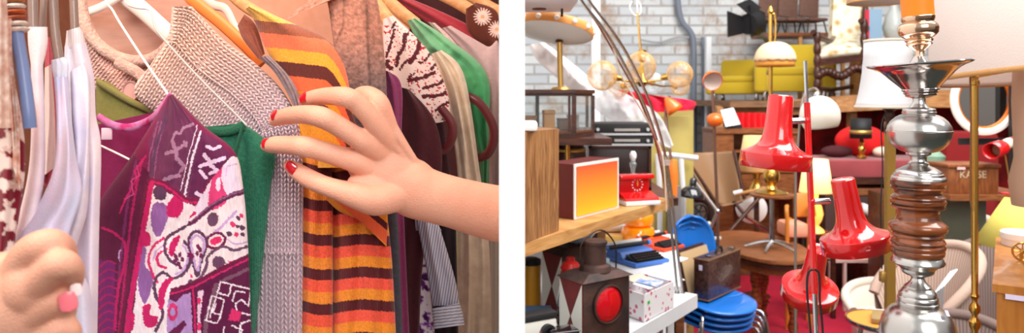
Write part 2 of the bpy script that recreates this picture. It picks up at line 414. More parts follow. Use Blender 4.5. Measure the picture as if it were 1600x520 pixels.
    p.line(MAG, 8.5, [(237, 286), (229, 330), (218, 390), (206, 460), (192, 560)], sm=True)
    p.line((110, 16, 60), 4, [(229, 290), (220, 335), (208, 392), (196, 460), (182, 560)], sm=True)
    # sleeve: lilac and magenta stripes, paisley field
    slv = p.inside([(362, 244), (372, 246), (378, 270), (396, 330), (400, 620), (258, 620), (262, 470), (285, 380), (296, 340), (330, 280)])
    p.put(slv, CRM)
    S2 = p.inside(Tm([(585, 262), (620, 410), (450, 500), (390, 520), (500, 350)])); p.put(S2 & slv, (226, 208, 228))
    blob((214, 60, 120), [(500, 330), (545, 285), (535, 350), (560, 440), (520, 480), (480, 470)], t, slv)
    blob((226, 208, 228), [(515, 360), (530, 350), (530, 400), (515, 400)], t, slv)
    p.line((206, 170, 214), 2.5, Tm([(600, 290), (560, 300), (555, 340)]), clip=slv)
    p.line(MAG, 6, Tm([(420, 500), (390, 520), (372, 560)]), clip=slv)
    p.line((96, 34, 76), 7.5, Tm([(640, 408), (590, 420), (520, 455), (460, 500), (410, 540), (350, 560), (318, 600)]), sm=True, clip=slv)
    p.line((140, 90, 126), 2.0, Tm([(640, 405), (590, 416), (515, 450), (455, 497), (405, 535)]), sm=True, clip=slv)
    p.line(LIL, 4.5, Qm([(600, 0), (560, 40), (520, 80), (470, 110), (440, 80)]), sm=True, clip=slv)
    p.disc((104, 66, 98), *q(500, 35), 9, 11); p.disc((104, 66, 98), *q(525, 218), 10, 10)
    for (cx, cy, rx, ry, ro) in ((512, 125, 17, 13, -20),): 
        p.disc((110, 22, 74), *q(cx, cy), rx, ry, ro); p.disc(CRM, *q(cx, cy), rx-4, ry-4, ro); p.disc((222, 44, 108), *q(cx, cy), rx-7, ry-7, ro)
    # heart/butterfly
    for c, w, s in ((DGR, 5, 1.0), (LIL, 3.5, .78)):
        for pts in ([(350, 110), (400, 160), (400, 220), (370, 270), (320, 285), (312, 250), (335, 200), (325, 150)],
                    [(430, 85), (465, 110), (470, 150), (450, 210), (435, 275), (420, 240), (405, 170), (400, 110)]):
            cx = sum(a for a, b in pts)/len(pts); cy = sum(b for a, b in pts)/len(pts)
            p.line(c, w, Qm([(cx+(a-cx)*s, cy+(b-cy)*s) for a, b in pts]), closed=True, sm=True, clip=slv)
    for a, b in ((340, 190), (360, 185), (370, 205), (352, 225), (335, 215), (345, 205), (362, 240), (437, 150), (445, 165), (432, 180), (448, 190)):
        p.disc((110, 30, 80), *q(a, b), 2.8, 4)
    p.disc((120, 24, 80), *q(405, 190), 6, 5, 45)
    p.line((104, 66, 98), 4.6, Qm([(400, 300), (440, 290), (470, 240), (480, 190), (540, 150), (590, 165), (650, 150)]), sm=True, clip=slv)
    p.line(LIL, 2.4, Qm([(560, 120), (600, 140), (650, 130)]), sm=True, clip=slv)
    for a, b, r, c in ((585, 55, 5, (216, 50, 110)), (570, 95, 4.5, DGR), (600, 100, 4, (216, 50, 110)), (608, 30, 4, DGR), (625, 70, 4.5, DGR), (622, 20, 4, (216, 50, 110)), (628, 100, 4, DGR), (607, 65, 3, DGR)):
        p.disc(c, *q(a, b), r, r*.8, 40)
    p.poly((226, 60, 110), Qm([(565, 210), (600, 215), (570, 240)])); p.poly((222, 44, 108), Qm([(398, 262), (418, 280), (405, 285)]))
    # lower border and key-pattern panel
    low = p.inside([(256, 462), (300, 448), (340, 428), (402, 398), (404, 640), (254, 640)]) & slv
    p.put(low, (92, 18, 66))
    p.line((110, 18, 66), 9, [(256, 458), (300, 445), (340, 424), (402, 394)], sm=True, clip=slv); p.line((204, 34, 104), 2.6, [(256, 462), (300, 449), (340, 428), (402, 398)], sm=True, clip=slv)
    pan = p.inside([(262, 468), (298, 457), (303, 560), (258, 560)]) & slv; p.put(pan, (176, 138, 196))
    p.poly((100, 20, 70), [(262, 466), (290, 456), (275, 472)]); p.poly((100, 20, 70), [(262, 520), (288, 500), (292, 506), (275, 530)])
    p.disc((204, 50, 112), 270, 487, 8, 14); p.disc((170, 150, 206), 270, 487, 4, 6)
    p.line((196, 30, 98), 3, [(301, 450), (304, 480), (306, 560)], clip=slv)
    p.poly((232, 200, 222), [(309, 456), (318, 452), (312, 500), (318, 540), (308, 530)]); p.disc((214, 50, 110), 311, 470, 3, 6); p.disc((214, 50, 110), 311, 510, 3, 6)
    p.line((122, 80, 104), 7, [(338, 445), (322, 500), (318, 560)], clip=low); p.line((122, 80, 104), 5, [(345, 440), (388, 420)], clip=low)
    G = (238, 224, 236)
    for pts in ([(328, 495), (345, 440), (392, 452), (388, 478), (378, 468), (368, 474), (370, 486)], [(338, 456), (357, 462), (362, 444)],
                [(363, 470), (368, 455), (382, 456)], [(322, 500), (331, 462), (350, 468), (345, 492), (332, 488), (338, 474)], [(345, 492), (340, 505), (320, 500)],
                [(372, 488), (392, 492)], [(350, 510), (345, 540), (372, 545), (378, 515), (362, 508)], [(392, 500), (376, 505), (374, 520)]):
        p.line(G, 2.2, pts, clip=low)
    p.poly((214, 44, 108), [(362, 482), (378, 487), (374, 502), (356, 500)])
    C = p.C; C = C*(1+.13*(vnoise(X/1.1, Y/9, 6)-.5))[..., None]
    warm = np.clip((235-Y)/110, 0, 1)*np.clip(1-np.abs(X-262)/70, 0, 1)
    return C
dress = thing('printed_dress', 'plum, magenta and cream paisley printed dress with a round neckline', 'dress', P(270, 430, .75))
garment('back_panel', [(150, 195), (149, 350), (149, 520)], [(236, 176), (232, 300), (215, 520)], .80, .004, col=plain((128, 22, 76), 14), step=4, m=silk, parent=dress, thick=.002)
garment('front_panel', [(262, 150), (241, 186), (200, 252), (149, 330), (149, 420), (149, 525)],
        [(270, 147), (318, 196), (366, 236), (380, 292), (388, 390), (393, 525)], (.748, .742), .020,
        fold=((2.2, .0022, .1, .25), (5, .0008, .4, -.5)), col=dress_paint, step=1.0, m=silk, parent=dress, bump=.004, thick=.004)
MB().tube(pxpath([(153, 182, .775), (176, 195, .773), (200, 199, .77), (225, 192, .767), (243, 180, .757), (256, 163, .752), (268, 148, .75)], 6),
          .0042, 10, flat=.5).build('neck_binding', mat('binding print', (206, 140, 190), .8, color2=(190, 40, 110), vscale=70), dress)
MB().tube(pxpath([(268, 148, .749), (252, 178, .748), (236, 208, .748), (215, 240, .748), (196, 268, .75)], 6), .0036, 10, flat=.5)\
    .build('front_binding', mat('binding print 2', (176, 96, 160), .8, color2=(160, 24, 90), vscale=80), dress)
MB().box(P(167, 209, .774), (.011, .002, .013), .2, .0008).build('care_tag', mat('tag', (232, 200, 214), .8), dress)

# ---- green cardigan between the dress and the grey cardigan ---------------------------------------------------------------
def green_disp(X, Y, U, T): return .0004*np.sin(X*1.9)
gc = thing('green_cardigan', 'green fine-knit cardigan hanging between the paisley dress and the chunky grey cardigan', 'cardigan', P(395, 430, .77))
def green_col(X, Y, U, T):
    return np.broadcast_to(np.array((42, 108, 84.)), X.shape+(3,))*(1+.22*np.sin(X*.75+Y*1.5)*.4+.5*(fbm(X/2, Y/2)-.5))[..., None]
garment('front', [(312, 199), (330, 235), (352, 290), (370, 400), (372, 525)], [(380, 192), (428, 234), (422, 300), (412, 400), (399, 525)], .775, .012,
        fold=((1.5, .002, 0, .2),), col=green_col, disp=green_disp, step=1.6, m=knitm, parent=gc)
MB().tube(pxpath([(310, 203, .768), (335, 206, .764), (360, 204, .762), (380, 196, .760)], 6), .0052, 12, flat=.5).build('collar', mat('green rib', (38, 100, 74), .95, bump=.6, bscale=700), gc)
MB().tube(pxpath([(380, 196, .760), (374, 215, .757), (368, 240, .756), (366, 275, .758)], 6), .0032, 10, flat=.5).build('placket', MATS['green rib'], gc)

# ---- chunky grey-pink cardigan ------------------------------------------------------------------------------------------
def seg_d(X, Y, pts):
    """distance along and signed distance beside a polyline"""
    best = np.full(X.shape, 1e9); al = np.zeros(X.shape); acc = 0
    for i in range(len(pts)-1):
        ax, ay = pts[i]; bx, by = pts[i+1]; dx, dy = bx-ax, by-ay; l = math.hypot(dx, dy)
        t = np.clip(((X-ax)*dx+(Y-ay)*dy)/l**2, 0, 1); d = np.hypot(X-ax-t*dx, Y-ay-t*dy); m = d < best
        best = np.where(m, d, best); al = np.where(m, acc+t*l, al); acc += l
    return best, al
EDGE = [tuple(p) for p in smooth_path([(268, 6), (306, 14), (350, 62), (398, 98), (440, 140), (468, 190), (474, 260), (474, 380), (474, 700)], 6)]
def card_disp(X, Y, U, T):
    d, a = seg_d(X, Y, EDGE)
    up = (Y < 396)
    ribs = knit(d, a, 10.5, 7.8, .0078)                        # ribs that follow the shoulder edge
    body = knit(*rot(X, Y, 33), 9.8, 7.4, .0064)               # body ribs running down to the left
    low = knit(X, Y, 12.5, 9.0, .0088)
    border = np.where(Y < 300, d < 62, True)
    h = np.where(border, ribs, body)
    return np.where(up, h, low)+.003*np.exp(-((Y-396)/5)**2)+np.where(border & up, 0.0015, 0)
def card_col(X, Y, U, T):
    c = mixc((236, 200, 184), (212, 192, 202), (X*.5+Y-220)/200)  # pinkish flare warmth painted into the wool towards the upper left
    return c+((fbm(X/2.4, Y/2.4, 5)-.5)*34)[..., None]
cg = thing('knit_cardigan', 'chunky ribbed grey-pink cardigan with a wide neckline, held by the fingertips', 'cardigan', P(440, 430, .8))
garment('front', [(269, 10), (262, 60), (236, 100), (212, 150), (300, 215), (395, 300), (405, 400), (390, 525)],
        [(300, 10), (350, 62), (398, 98), (440, 140), (466, 190), (474, 260), (474, 390), (472, 525)], (.815, .79), .018,
        fold=((1.0, .003, .2, 0),), col=card_col, disp=card_disp, step=1.05, m=knitm, parent=cg, thick=.008)
garment('back', [(124, 0), (135, 50), (160, 92), (185, 108)], [(300, 0), (290, 30), (276, 75), (240, 112)], .90, -.012,
        fold=((5, .0015, .1, 0),), col=plain((206, 160, 142), 22, c2=(190, 140, 122)), disp=lambda X, Y, U, T: .003*np.abs(np.sin(rot(X, Y, 8)[0]/14)),
        step=1.6, m=knitm, parent=cg, ext=False, thick=.006)
def nb_disp(X, Y, U, T): return knit(rot(X, Y, 40)[0], rot(X, Y, 40)[1], 10, 7, .0032)
garment('near_front', [(124, 18), (128, 60), (140, 110), (152, 150), (158, 200)], [(132, 12), (160, 72), (210, 98), (262, 80), (300, 215)], (.86, .84), .014,
        fold=((2, .003, .4, .2),), col=plain((226, 178, 164), 26, c2=(214, 166, 156)), disp=nb_disp, step=1.2, m=knitm, parent=cg, ext=False)
nk = [(125, 4, .848), (132, 34, .842), (150, 66, .838), (180, 88, .834), (215, 96, .83), (248, 88, .824), (274, 60, .815)]
MB().tube(pxpath(nk, 10), .0075, 14).build('neck_rib', mat('wool rib', (224, 178, 162), .95, bump=1., bscale=260, var=.25, vscale=160), cg)
MB().tube(pxpath([(182, 98, .82), (212, 112, .815), (232, 130, .812)], 6), .007, 12, flat=.6).build('button_band', MATS['wool rib'], cg)
bb = MB(); bb.lathe([(.001, .002), (.010, .0018), (.0115, .003), (.0125, .0015), (.0125, -.001), (.001, -.0015)], P(205, 143, .822), 28, Matrix.Rotation(PI/2, 4, 'X'), sx=.75)
bb.build('button', mat('button', (214, 160, 150), .4), cg)

# olive cardigan seen in the dress neckline
og = thing('olive_sweater', 'olive green top hanging behind the neckline of the paisley dress', 'top', P(195, 190, .85))
garment('front', [(150, 122), (150, 165), (152, 200)], [(170, 128), (215, 158), (246, 178)], (.832, .828), .006, col=plain((128, 122, 64), 16), step=2, m=fabric, parent=og, ext=False)
garment('neck_edge', [(151, 121), (200, 150), (244, 172)], [(151, 133), (196, 160), (240, 180)], .818, .003, col=plain((138, 130, 74), 10), step=2, m=fabric, parent=og, ext=False)

# ---- grey crumpled scarf --------------------------------------------------------------------------------------------------
sf = garment('grey_scarf', [(404, 90), (428, 112), (452, 152), (462, 180)], [(420, 86), (446, 112), (464, 138), (472, 168)], .79, .014,
             fold=((3.5, .003, 0, .8),), col=plain((150, 128, 132), 30, 5), step=1.2, m=knitm, ext=False, thick=.01)
tag(sf, 'crumpled grey-brown scarf squeezed between the chunky cardigan and the striped top', 'scarf')

# ---- striped top ----------------------------------------------------------------------------------------------------------
YEL, BRN, COR, ORG = (248, 176, 66), (92, 34, 40), (244, 104, 66), (240, 146, 48)
def stripes(phase, bands):
    tot = bands[-1][0]; ph = phase-np.floor(phase/tot)*tot; C = np.empty(phase.shape+(3,)); C[:] = bands[0][1]; lo = 0
    for hi, c in bands:
        C[(ph >= lo) & (ph < hi)] = c; lo = hi
    return C
def st_low(X, Y, U, T):
    y = Y+2.2*np.sin(X/17)+((X-520)*.03)+(vnoise(X/1.3, Y*0, 3)-.5)*1.6
    c = stripes(y-(369-51), [(16.5, BRN), (34, (242, 92, 72)), (51, (240, 146, 50))])
    return c*(1+.16*(vnoise(X/1.2, Y/1.6, 3)-.5)+.08*(fbm(X/9, Y/9)-.5))[..., None]
def st_left(X, Y, U, T):
    y = Y+1.5*np.sin(X/9)-(X-470)*.12
    c = stripes(y-(308-54), [(17, BRN), (36, (236, 90, 66)), (54, (236, 140, 54))])
    return c*(1+.2*(vnoise(X/1.2, Y/1.6, 3)-.5))[..., None]
def st_up(X, Y, U, T):
    y = Y-(X-440)*.11-48*np.clip((X-502)/40, 0, 1.2)**2+(vnoise(X/1.3, Y*0, 3)-.5)*1.5
    c = np.empty(X.shape+(3,)); c[:] = (248, 184, 84)
    for lo, hi, cc in ((-99, 36, (250, 190, 92)), (36, 54, (160, 90, 66)), (54, 76, (248, 122, 84)), (76, 96, (250, 170, 62)), (96, 117, (104, 48, 42)), (117, 140, (248, 108, 66)), (140, 156, (246, 150, 40)), (156, 172, (110, 50, 44)), (172, 190, (246, 104, 60)), (190, 240, (246, 160, 50))):
        m = (y > lo) & (y <= hi); c[m] = cc
    return c*(1+.16*(vnoise(X/1.2, Y/1.4, 3)-.5))[..., None]
fk = lambda X, Y, U, T: .0005*np.sin(X*2.2)
st = thing('striped_sweater', 'knitted top striped yellow, orange, coral and dark brown, pressed by the hand', 'top', P(540, 450, .8))
garment('shoulder', [(384, 14), (398, 34), (412, 70), (428, 98), (452, 140), (462, 190), (470, 262)], [(392, 8), (452, 34), (505, 58), (530, 84), (544, 125), (552, 180), (590, 262)], (.805, .80), .020,
        fold=((1.6, .0016, .1, .3),), col=st_up, disp=fk, step=1.1, m=knitm, parent=st, ext=False)
garment('inside_sleeve', [(371, 40), (380, 62), (404, 92)], [(382, 22), (400, 40), (414, 84)], .825, .008, fold=((4, .001, 0, .3),), col=plain((152, 84, 66), 20), step=1.4, m=knitm, parent=st, ext=False)
garment('front', [(508, 250), (514, 300), (520, 400), (519, 525)], [(588, 245), (602, 320), (612, 400), (619, 525)], (.815, .80), .020,
        fold=((2.6, .0035, .25, .5), (5, .001, 0, 1)), col=st_low, disp=fk, step=1.1, m=knitm, parent=st)
garment('folded_edge', [(466, 240), (468, 300), (469, 400), (467, 525)], [(518, 250), (520, 320), (520, 400), (520, 525)], (.80, .792), .014,
        fold=((1.8, .002, .3, .3),), col=st_left, disp=fk, step=1.1, m=knitm, parent=st)
garment('placket_flap', [(510, 312), (530, 330), (560, 342)], [(560, 290), (602, 318), (604, 385)], .782, .006, col=lambda X, Y, U, T: stripes(rot(X, Y, 40)[1]*1.0+8, [(9, BRN), (26, (244, 110, 70)), (38, (240, 150, 52))]),
        disp=fk, step=1.2, m=knitm, parent=st, ext=False)

# ---- grey denim-like jacket -------------------------------------------------------------------------------------------------
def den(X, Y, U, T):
    c = mixc((190, 132, 112), (110, 98, 100), (Y-50)/110); n = fbm(X/4, Y/4, 1)  # orange flare at the top painted in, fading to the cloth's own grey
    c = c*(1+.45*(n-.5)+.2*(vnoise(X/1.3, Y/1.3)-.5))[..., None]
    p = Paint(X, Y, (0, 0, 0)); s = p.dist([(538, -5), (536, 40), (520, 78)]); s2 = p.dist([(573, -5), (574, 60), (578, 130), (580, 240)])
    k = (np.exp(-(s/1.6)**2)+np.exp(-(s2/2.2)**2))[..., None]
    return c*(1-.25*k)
jk = thing('grey_jacket', 'mottled grey jacket with raised seams standing up behind the striped top', 'jacket', P(580, 420, .86))
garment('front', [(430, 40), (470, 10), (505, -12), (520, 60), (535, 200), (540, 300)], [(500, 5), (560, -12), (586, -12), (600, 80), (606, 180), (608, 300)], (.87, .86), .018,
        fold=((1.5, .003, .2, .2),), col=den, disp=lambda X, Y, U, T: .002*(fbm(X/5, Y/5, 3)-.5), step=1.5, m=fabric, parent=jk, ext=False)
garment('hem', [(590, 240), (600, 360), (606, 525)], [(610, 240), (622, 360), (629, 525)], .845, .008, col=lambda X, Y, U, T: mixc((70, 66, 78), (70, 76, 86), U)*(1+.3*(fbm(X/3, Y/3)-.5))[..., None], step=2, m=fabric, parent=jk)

# ---- the ones further along the rail ------------------------------------------------------------------------------------
def g1(name, label, cat, Lp, Rp, D, c, m=None, **k):
    ext = k.pop('ext', True); fold = k.pop('fold', ((1.6, .003, .2, .3),)); parent = k.pop('parent', None)
    o = garment(name, Lp, Rp, D, k.pop('bulge', .014), fold, c, step=k.pop('step', 2.2), m=m or fabric, ext=ext, parent=parent, **k)
    if parent is None: tag(o, label, cat)
    return o
g1('purple_top', 'purple cotton top just right of the mottled grey jacket', 'top', [(602, 110), (604, 200), (606, 330), (612, 525)], [(608, 112), (628, 138), (628, 250), (640, 525)], .885, plain((132, 52, 96), 14))
def shirt_col(X, Y, U, T):
    s = rot(X, Y, 9)[0]; c = mixc((218, 224, 240), (104, 112, 146), (np.sin(s*1.55)*.5+.5)**1.5*.9); return c
sh = thing('striped_shirt', 'blue and white pinstriped shirt with its cuffed sleeve hanging down', 'shirt', P(690, 500, .92))
garment('body', [(604, 170), (606, 240), (640, 300), (650, 360)], [(612, 172), (625, 220), (650, 290), (690, 360)], .90, .008, (), lambda X, Y, U, T: mixc((218, 224, 240), (120, 130, 160), np.sin(X*1.4)*.5+.5), step=1.2, m=fabric, parent=sh, ext=False)
garment('sleeve', [(648, 330), (658, 380), (668, 430), (676, 478)], [(682, 340), (698, 390), (712, 440), (718, 476)], .895, .014, ((2, .003, .2, .3),), shirt_col, step=1.0, m=fabric, parent=sh, ext=False)
garment('cuff', [(674, 482), (677, 500), (677, 514)], [(718, 473), (723, 490), (726, 507)], .888, .014, ((1, .001, .2, .3),), lambda X, Y, U, T: mixc((216, 222, 236), (120, 128, 160), np.clip(np.sin((Y+X*.12)*1.3)*2, 0, 1)*.8), step=1.0, m=fabric, parent=sh, ext=False)
g1('maroon_jacket', 'smooth maroon jacket with a round shoulder behind the back of the hand', 'jacket', [(626, 136), (622, 200), (606, 330), (606, 420), (616, 525)], [(640, 140), (680, 190), (690, 270), (662, 400), (655, 525)], .93, plain((74, 32, 40), 10))
def floral(base, cs, sc, th, s=1):
    def f(X, Y, U, T):
        n = fbm(X/sc, Y/sc, s); c = np.empty(X.shape+(3,)); c[:] = base
        for t_, cc in zip(th, cs): c[n > t_] = cc
        return c
    return f
g1('floral_blouse', 'white blouse with purple flowers below the wrist', 'blouse', [(640, 345), (636, 400), (632, 470), (628, 525)], [(654, 340), (664, 400), (674, 470), (680, 525)], .945, floral((214, 208, 220), [(150, 96, 176), (92, 34, 110), (60, 20, 70)], 9, [.52, .58, .68]))
g1('black_dress', 'black dress hanging behind the pinstriped shirt cuff', 'dress', [(660, 330), (676, 420), (676, 525)], [(712, 330), (714, 420), (716, 525)], .96, plain((34, 24, 34), 8))
def zebra(X, Y, U, T):
    p = Paint(X, Y, (246, 226, 222), 1.6); z = lambda l: [(391+a/2, b/2) for a, b in l]
    dots = (vnoise(X/2.4, Y/2.4, 11) > .74) & (fbm(X/26, Y/26, 3) > .40) & (Y > 40); p.C[dots] = (196, 44, 58)
    for w, l in ((4, [(450, 95), (438, 140), (424, 180)]), (6, [(484, 108), (478, 150), (462, 172), (458, 205)]), (3, [(500, 90), (486, 120)]), (7, [(530, 118), (522, 160), (500, 196)]),
                 (4, [(470, 215), (490, 190), (520, 184)]), (6, [(574, 226), (545, 240), (498, 252)]), (4, [(560, 170), (545, 190), (528, 196)]), (6, [(610, 290), (580, 300), (540, 300)]),
                 (5, [(604, 250), (588, 262), (540, 275)]), (5, [(622, 320), (600, 330), (580, 345)]), (6, [(430, 190), (425, 200), (440, 215)]), (4, [(580, 200), (566, 216)]), (4, [(455, 70), (445, 84)]), (4, [(510, 230), (494, 250)]), (4, [(640, 350), (625, 362), (600, 372)])):
        p.line((96, 40, 50), w, z(l), sm=True)
    return p.C
g1('zebra_print_blouse', 'white blouse with dark zebra streaks and red specks', 'blouse', [(598, 30), (600, 90), (604, 150), (640, 200)], [(614, 24), (668, 78), (698, 140), (704, 188)], .955, zebra, step=1.1, ext=False)
g1('brown_dress', 'dark brown dress under the zebra streaked blouse', 'dress', [(640, 140), (650, 230), (660, 330)], [(688, 160), (700, 240), (712, 340)], .975, plain((60, 30, 36), 8), ext=False)
g1('cream_sweater', 'cream wool sweater with a rounded shoulder and a long sleeve', 'sweater', [(674, 84), (694, 150), (714, 260), (716, 400), (712, 525)], [(690, 78), (726, 120), (750, 270), (764, 380), (768, 525)], 1.0, plain((240, 226, 204), 10, 12, (216, 198, 176)), m=soft, fold=((2.2, .006, .2, .3), (4, .002, .1, -.4)))
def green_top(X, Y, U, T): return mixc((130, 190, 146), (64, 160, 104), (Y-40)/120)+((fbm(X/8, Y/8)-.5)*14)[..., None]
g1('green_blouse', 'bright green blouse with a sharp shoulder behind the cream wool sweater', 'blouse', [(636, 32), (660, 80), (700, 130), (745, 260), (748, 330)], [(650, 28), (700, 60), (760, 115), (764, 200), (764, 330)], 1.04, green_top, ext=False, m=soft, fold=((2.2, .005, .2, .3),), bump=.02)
g1('lace_top', 'pale pink lace edged top behind the green blouse', 'top', [(668, 34), (690, 60), (712, 100)], [(680, 36), (704, 58), (724, 84)], 1.055, plain((226, 196, 192), 30, 3), ext=False)
g1('mauve_top', 'greyish mauve fine-knit top reaching the right edge of the rail', 'top', [(690, 44), (730, 100), (756, 200), (764, 330)], [(704, 40), (760, 72), (781, 84), (783, 330)], 1.08, plain((196, 168, 170), 14), ext=False, m=soft)
g1('crimson_cardigan', 'crimson cardigan stretched along the back of the rail', 'cardigan', [(600, -4), (650, 24), (700, 60), (750, 90)], [(626, -8), (680, 14), (740, 44), (781, 82)], 1.14, plain((166, 48, 62), 16), ext=False, m=soft)
def daisy(X, Y, U, T):
    c = np.empty(X.shape+(3,)); c[:] = (104, 52, 40)
    for cx, cy, r in ((754, 26, 15), (776, 46, 14), (736, 70, 10)):
        a = np.arctan2(Y-cy, X-cx); d = np.hypot(X-cx, Y-cy); c[(d < r*(.55+.45*np.cos(a*9)**2))] = (246, 214, 206); c[d < 3] = (230, 170, 120)
    return c
g1('daisy_print_top', 'brown top printed with white daisies at the upper right of the rail', 'top', [(728, 14), (732, 50), (768, 80)], [(744, 4), (776, 18), (783, 60)], 1.13, daisy, step=1.2, ext=False)
g1('wine_dress', 'very dark wine dress hanging beside the edge of the white panel', 'dress', [(758, 200), (762, 280), (764, 385)], [(783, 190), (783, 280), (783, 385)], 1.12, plain((66, 28, 40), 8), ext=False)
g1('white_knit_top', 'off-white ribbed knit hanging lowest beside the white panel', 'top', [(714, 360), (712, 440), (708, 525)], [(783, 372), (783, 440), (783, 525)], 1.09, lambda X, Y, U, T: mixc((232, 226, 216), (206, 198, 190), np.sin(X*.8)*.5+.5), m=soft)
g1('sage_dress', 'greyish green dress glimpsed between the black dress and the cream sweater', 'dress', [(700, 340), (704, 525)], [(730, 340), (735, 525)], 1.06, plain((176, 186, 150), 8))
g1('brown_coat', 'deep brown coat hanging behind everything on the rail', 'coat', [(560, -20), (570, 200), (570, 525)], [(783, -20), (783, 200), (783, 525)], 1.35, plain((74, 40, 42), 10), step=8)
g1('rust_coat', 'rust brown coat in shadow behind the white tops at the left', 'coat', [(-10, -20), (-10, 200), (-10, 525)], [(240, -20), (240, 200), (240, 525)], 1.25, plain((104, 58, 38), 14), step=8)
g1('pink_coat', 'peach pink coat behind the shoulders in the middle of the rail', 'coat', [(235, -20), (240, 200), (300, 525)], [(640, -20), (640, 200), (640, 525)], 1.3, plain((226, 160, 132), 14), step=8)

# ---- near white tops on the left --------------------------------------------------------------------------------------------
wt = thing('white_jersey', 'white jersey top with a thick cuff over its hanger, leftmost white one', 'top', P(60, 430, .60))
garment('shoulder_cuff', [(43, 42), (44, 70), (48, 100)], [(74, 42), (74, 70), (67, 103)], .60, .010, (), plain((250, 238, 240), 6), m=soft, parent=wt, ext=False)
garment('body', [(48, 98), (49, 180), (44, 270), (22, 360), (-6, 430)], [(67, 100), (70, 180), (70, 270), (60, 330), (46, 400)], (.60, .585), .012, (), plain((250, 236, 240), 6, 30, (240, 216, 226)), m=soft, parent=wt, ext=False)
lv = thing('lavender_jersey', 'pale lavender blue top gathered at the shoulder, held in the blurred near hand', 'top', P(75, 430, .60))
garment('shoulder_cuff', [(80, 94), (81, 108), (84, 122)], [(100, 89), (107, 100), (106, 122)], .615, .009, ((3, .0015, 0, .3),), plain((232, 232, 246), 6), m=soft, parent=lv, ext=False)
garment('body', [(84, 120), (88, 190), (84, 260), (60, 320), (26, 375), (20, 420)], [(106, 120), (112, 190), (120, 250), (128, 300), (110, 360), (96, 420)], (.615, .57), .014,
        ((1.3, .004, .2, .3),), plain((206, 208, 236), 6, 40, (222, 198, 222)), m=soft, parent=lv, ext=False)
wc = thing('white_sweater', 'soft white sweater with a ribbed shoulder, rightmost of the white tops', 'sweater', P(130, 430, .64))
garment('rib', [(104, 48), (103, 60), (101, 76)], [(124, 42), (130, 52), (134, 70)], .645, .010, (), lambda X, Y, U, T: mixc((250, 236, 236), (232, 208, 210), np.sin(X*1.6)*.5+.5), step=1.2, m=knitm, parent=wc, ext=False)
garment('body', [(101, 72), (101, 130), (112, 220), (120, 300), (118, 400), (124, 525)], [(134, 66), (147, 120), (150, 180), (158, 230), (155, 360), (152, 525)], (.645, .63), .012,
        ((1.2, .003, .3, .1),), plain((246, 234, 242), 6, 40, (222, 214, 238)), m=soft, parent=wc)
garment('sleeve', [(110, 112), (112, 180), (114, 260), (80, 350), (62, 400), (80, 440), (110, 525)], [(132, 98), (141, 130), (140, 240), (136, 330), (118, 400), (140, 450), (150, 525)], (.625, .60), .014,
        ((1.0, .004, .1, .4),), plain((240, 230, 242), 6, 40, (214, 210, 236)), m=soft, parent=wc)
g1('rose_shirt', 'rose red top peeping out between the white and the lavender tops', 'top', [(72, 58), (70, 110), (68, 200), (60, 290)], [(78, 58), (84, 100), (90, 200), (92, 290)], .68, plain((196, 70, 92), 24, 4), ext=False)
g1('blush_top', 'blush pink jersey behind the lavender top', 'top', [(70, 106), (68, 200), (60, 280)], [(80, 100), (86, 180), (88, 260)], .66, plain((240, 214, 206), 8), ext=False)
g1('patterned_knit', 'cream and dark red patterned knit at the far left, blurred', 'knit', [(-14, 120), (-14, 250), (-14, 400)], [(24, 130), (40, 250), (20, 400)], .56, floral((120, 24, 42), [(214, 180, 170), (236, 214, 206)], 16, [.5, .58]), ext=False)
g1('cream_scarf', 'cream scarf draped at the very left edge', 'scarf', [(-14, -20), (-14, 100), (-14, 200)], [(10, -20), (14, 60), (18, 200)], .52, plain((240, 220, 208), 18, 9, (200, 150, 130)), ext=False)
g1('knotted_cord', 'cream knotted cord hanging beside the slate blue hanger', 'cord', [(4, 30), (6, 90), (18, 200), (20, 260)], [(18, 28), (20, 90), (30, 190), (32, 300)], .545, plain((244, 226, 216), 30, 7, (200, 120, 90)), ext=False, bulge=.01)

# ---- hangers ------------------------------------------------------------------------------------------------------------
clear = mat('clear smoky plastic', (170, 146, 136), .12, trans=.45, ior=1.4)
def hang(name, label, pts, r, m, group=None, flat=1.0, seg=12):
    o = MB().tube(pxpath(pts, 6), r, seg, flat=flat).build(name, m, None); tag(o, label, 'hanger', group); return o
hang('plastic_hanger', 'clear smoky plastic hanger arm inside the leftmost white top', [(50, -60, .62), (51, 0, .615), (52, 46, .61)], .0040, clear)
hang('plastic_hanger', 'clear thin plastic hanger arm directly left of the lavender top', [(69, -60, .70), (68, 0, .69), (66, 60, .69)], .0032, clear)
hang('plastic_hanger', 'clear plastic hanger arm curving down into the lavender top', [(82, -60, .63), (83, 0, .63), (86, 50, .625), (93, 98, .62)], .0038, clear)
hang('plastic_hanger', 'clear plastic hanger arm inside the ribbed white sweater', [(114, -60, .66), (115, 0, .655), (117, 50, .65)], .0036, clear)
hang('blue_hanger', 'slate blue plastic hanger arm hanging steeply at the left', [(20, -30, .56), (25, 40, .552), (36, 110, .545), (44, 170, .54), (47, 200, .54)], [.0030, .0034, .0044]+[.0046]*22, mat('slate plastic', (112, 130, 176), .35))
bd = thing('beaded_bangle', 'brown, white and orange banded bangles stacked on the slate blue hanger', 'bangle', P(26, 40, .55))
for k, (y, c) in enumerate(((0, (180, 110, 60)), (9, (240, 226, 214)), (18, (196, 90, 40)), (27, (170, 80, 46)), (36, (240, 220, 206)), (45, (236, 214, 200)))):
    x = 21+y*.16; q0 = P(x, y-2, .552); q1 = P(x+1, y+5, .552)
    MB().tube([q0, (q0+q1)/2, q1], [.0062, .0078, .0062], 16).build('band', mat('bangle %d' % k, c, .5, var=.4, vscale=300), bd)
wire = mat('white wire', (236, 226, 220), .35)
def rail_hook(px, py, D):     # up out of the picture and over the rail
    return []
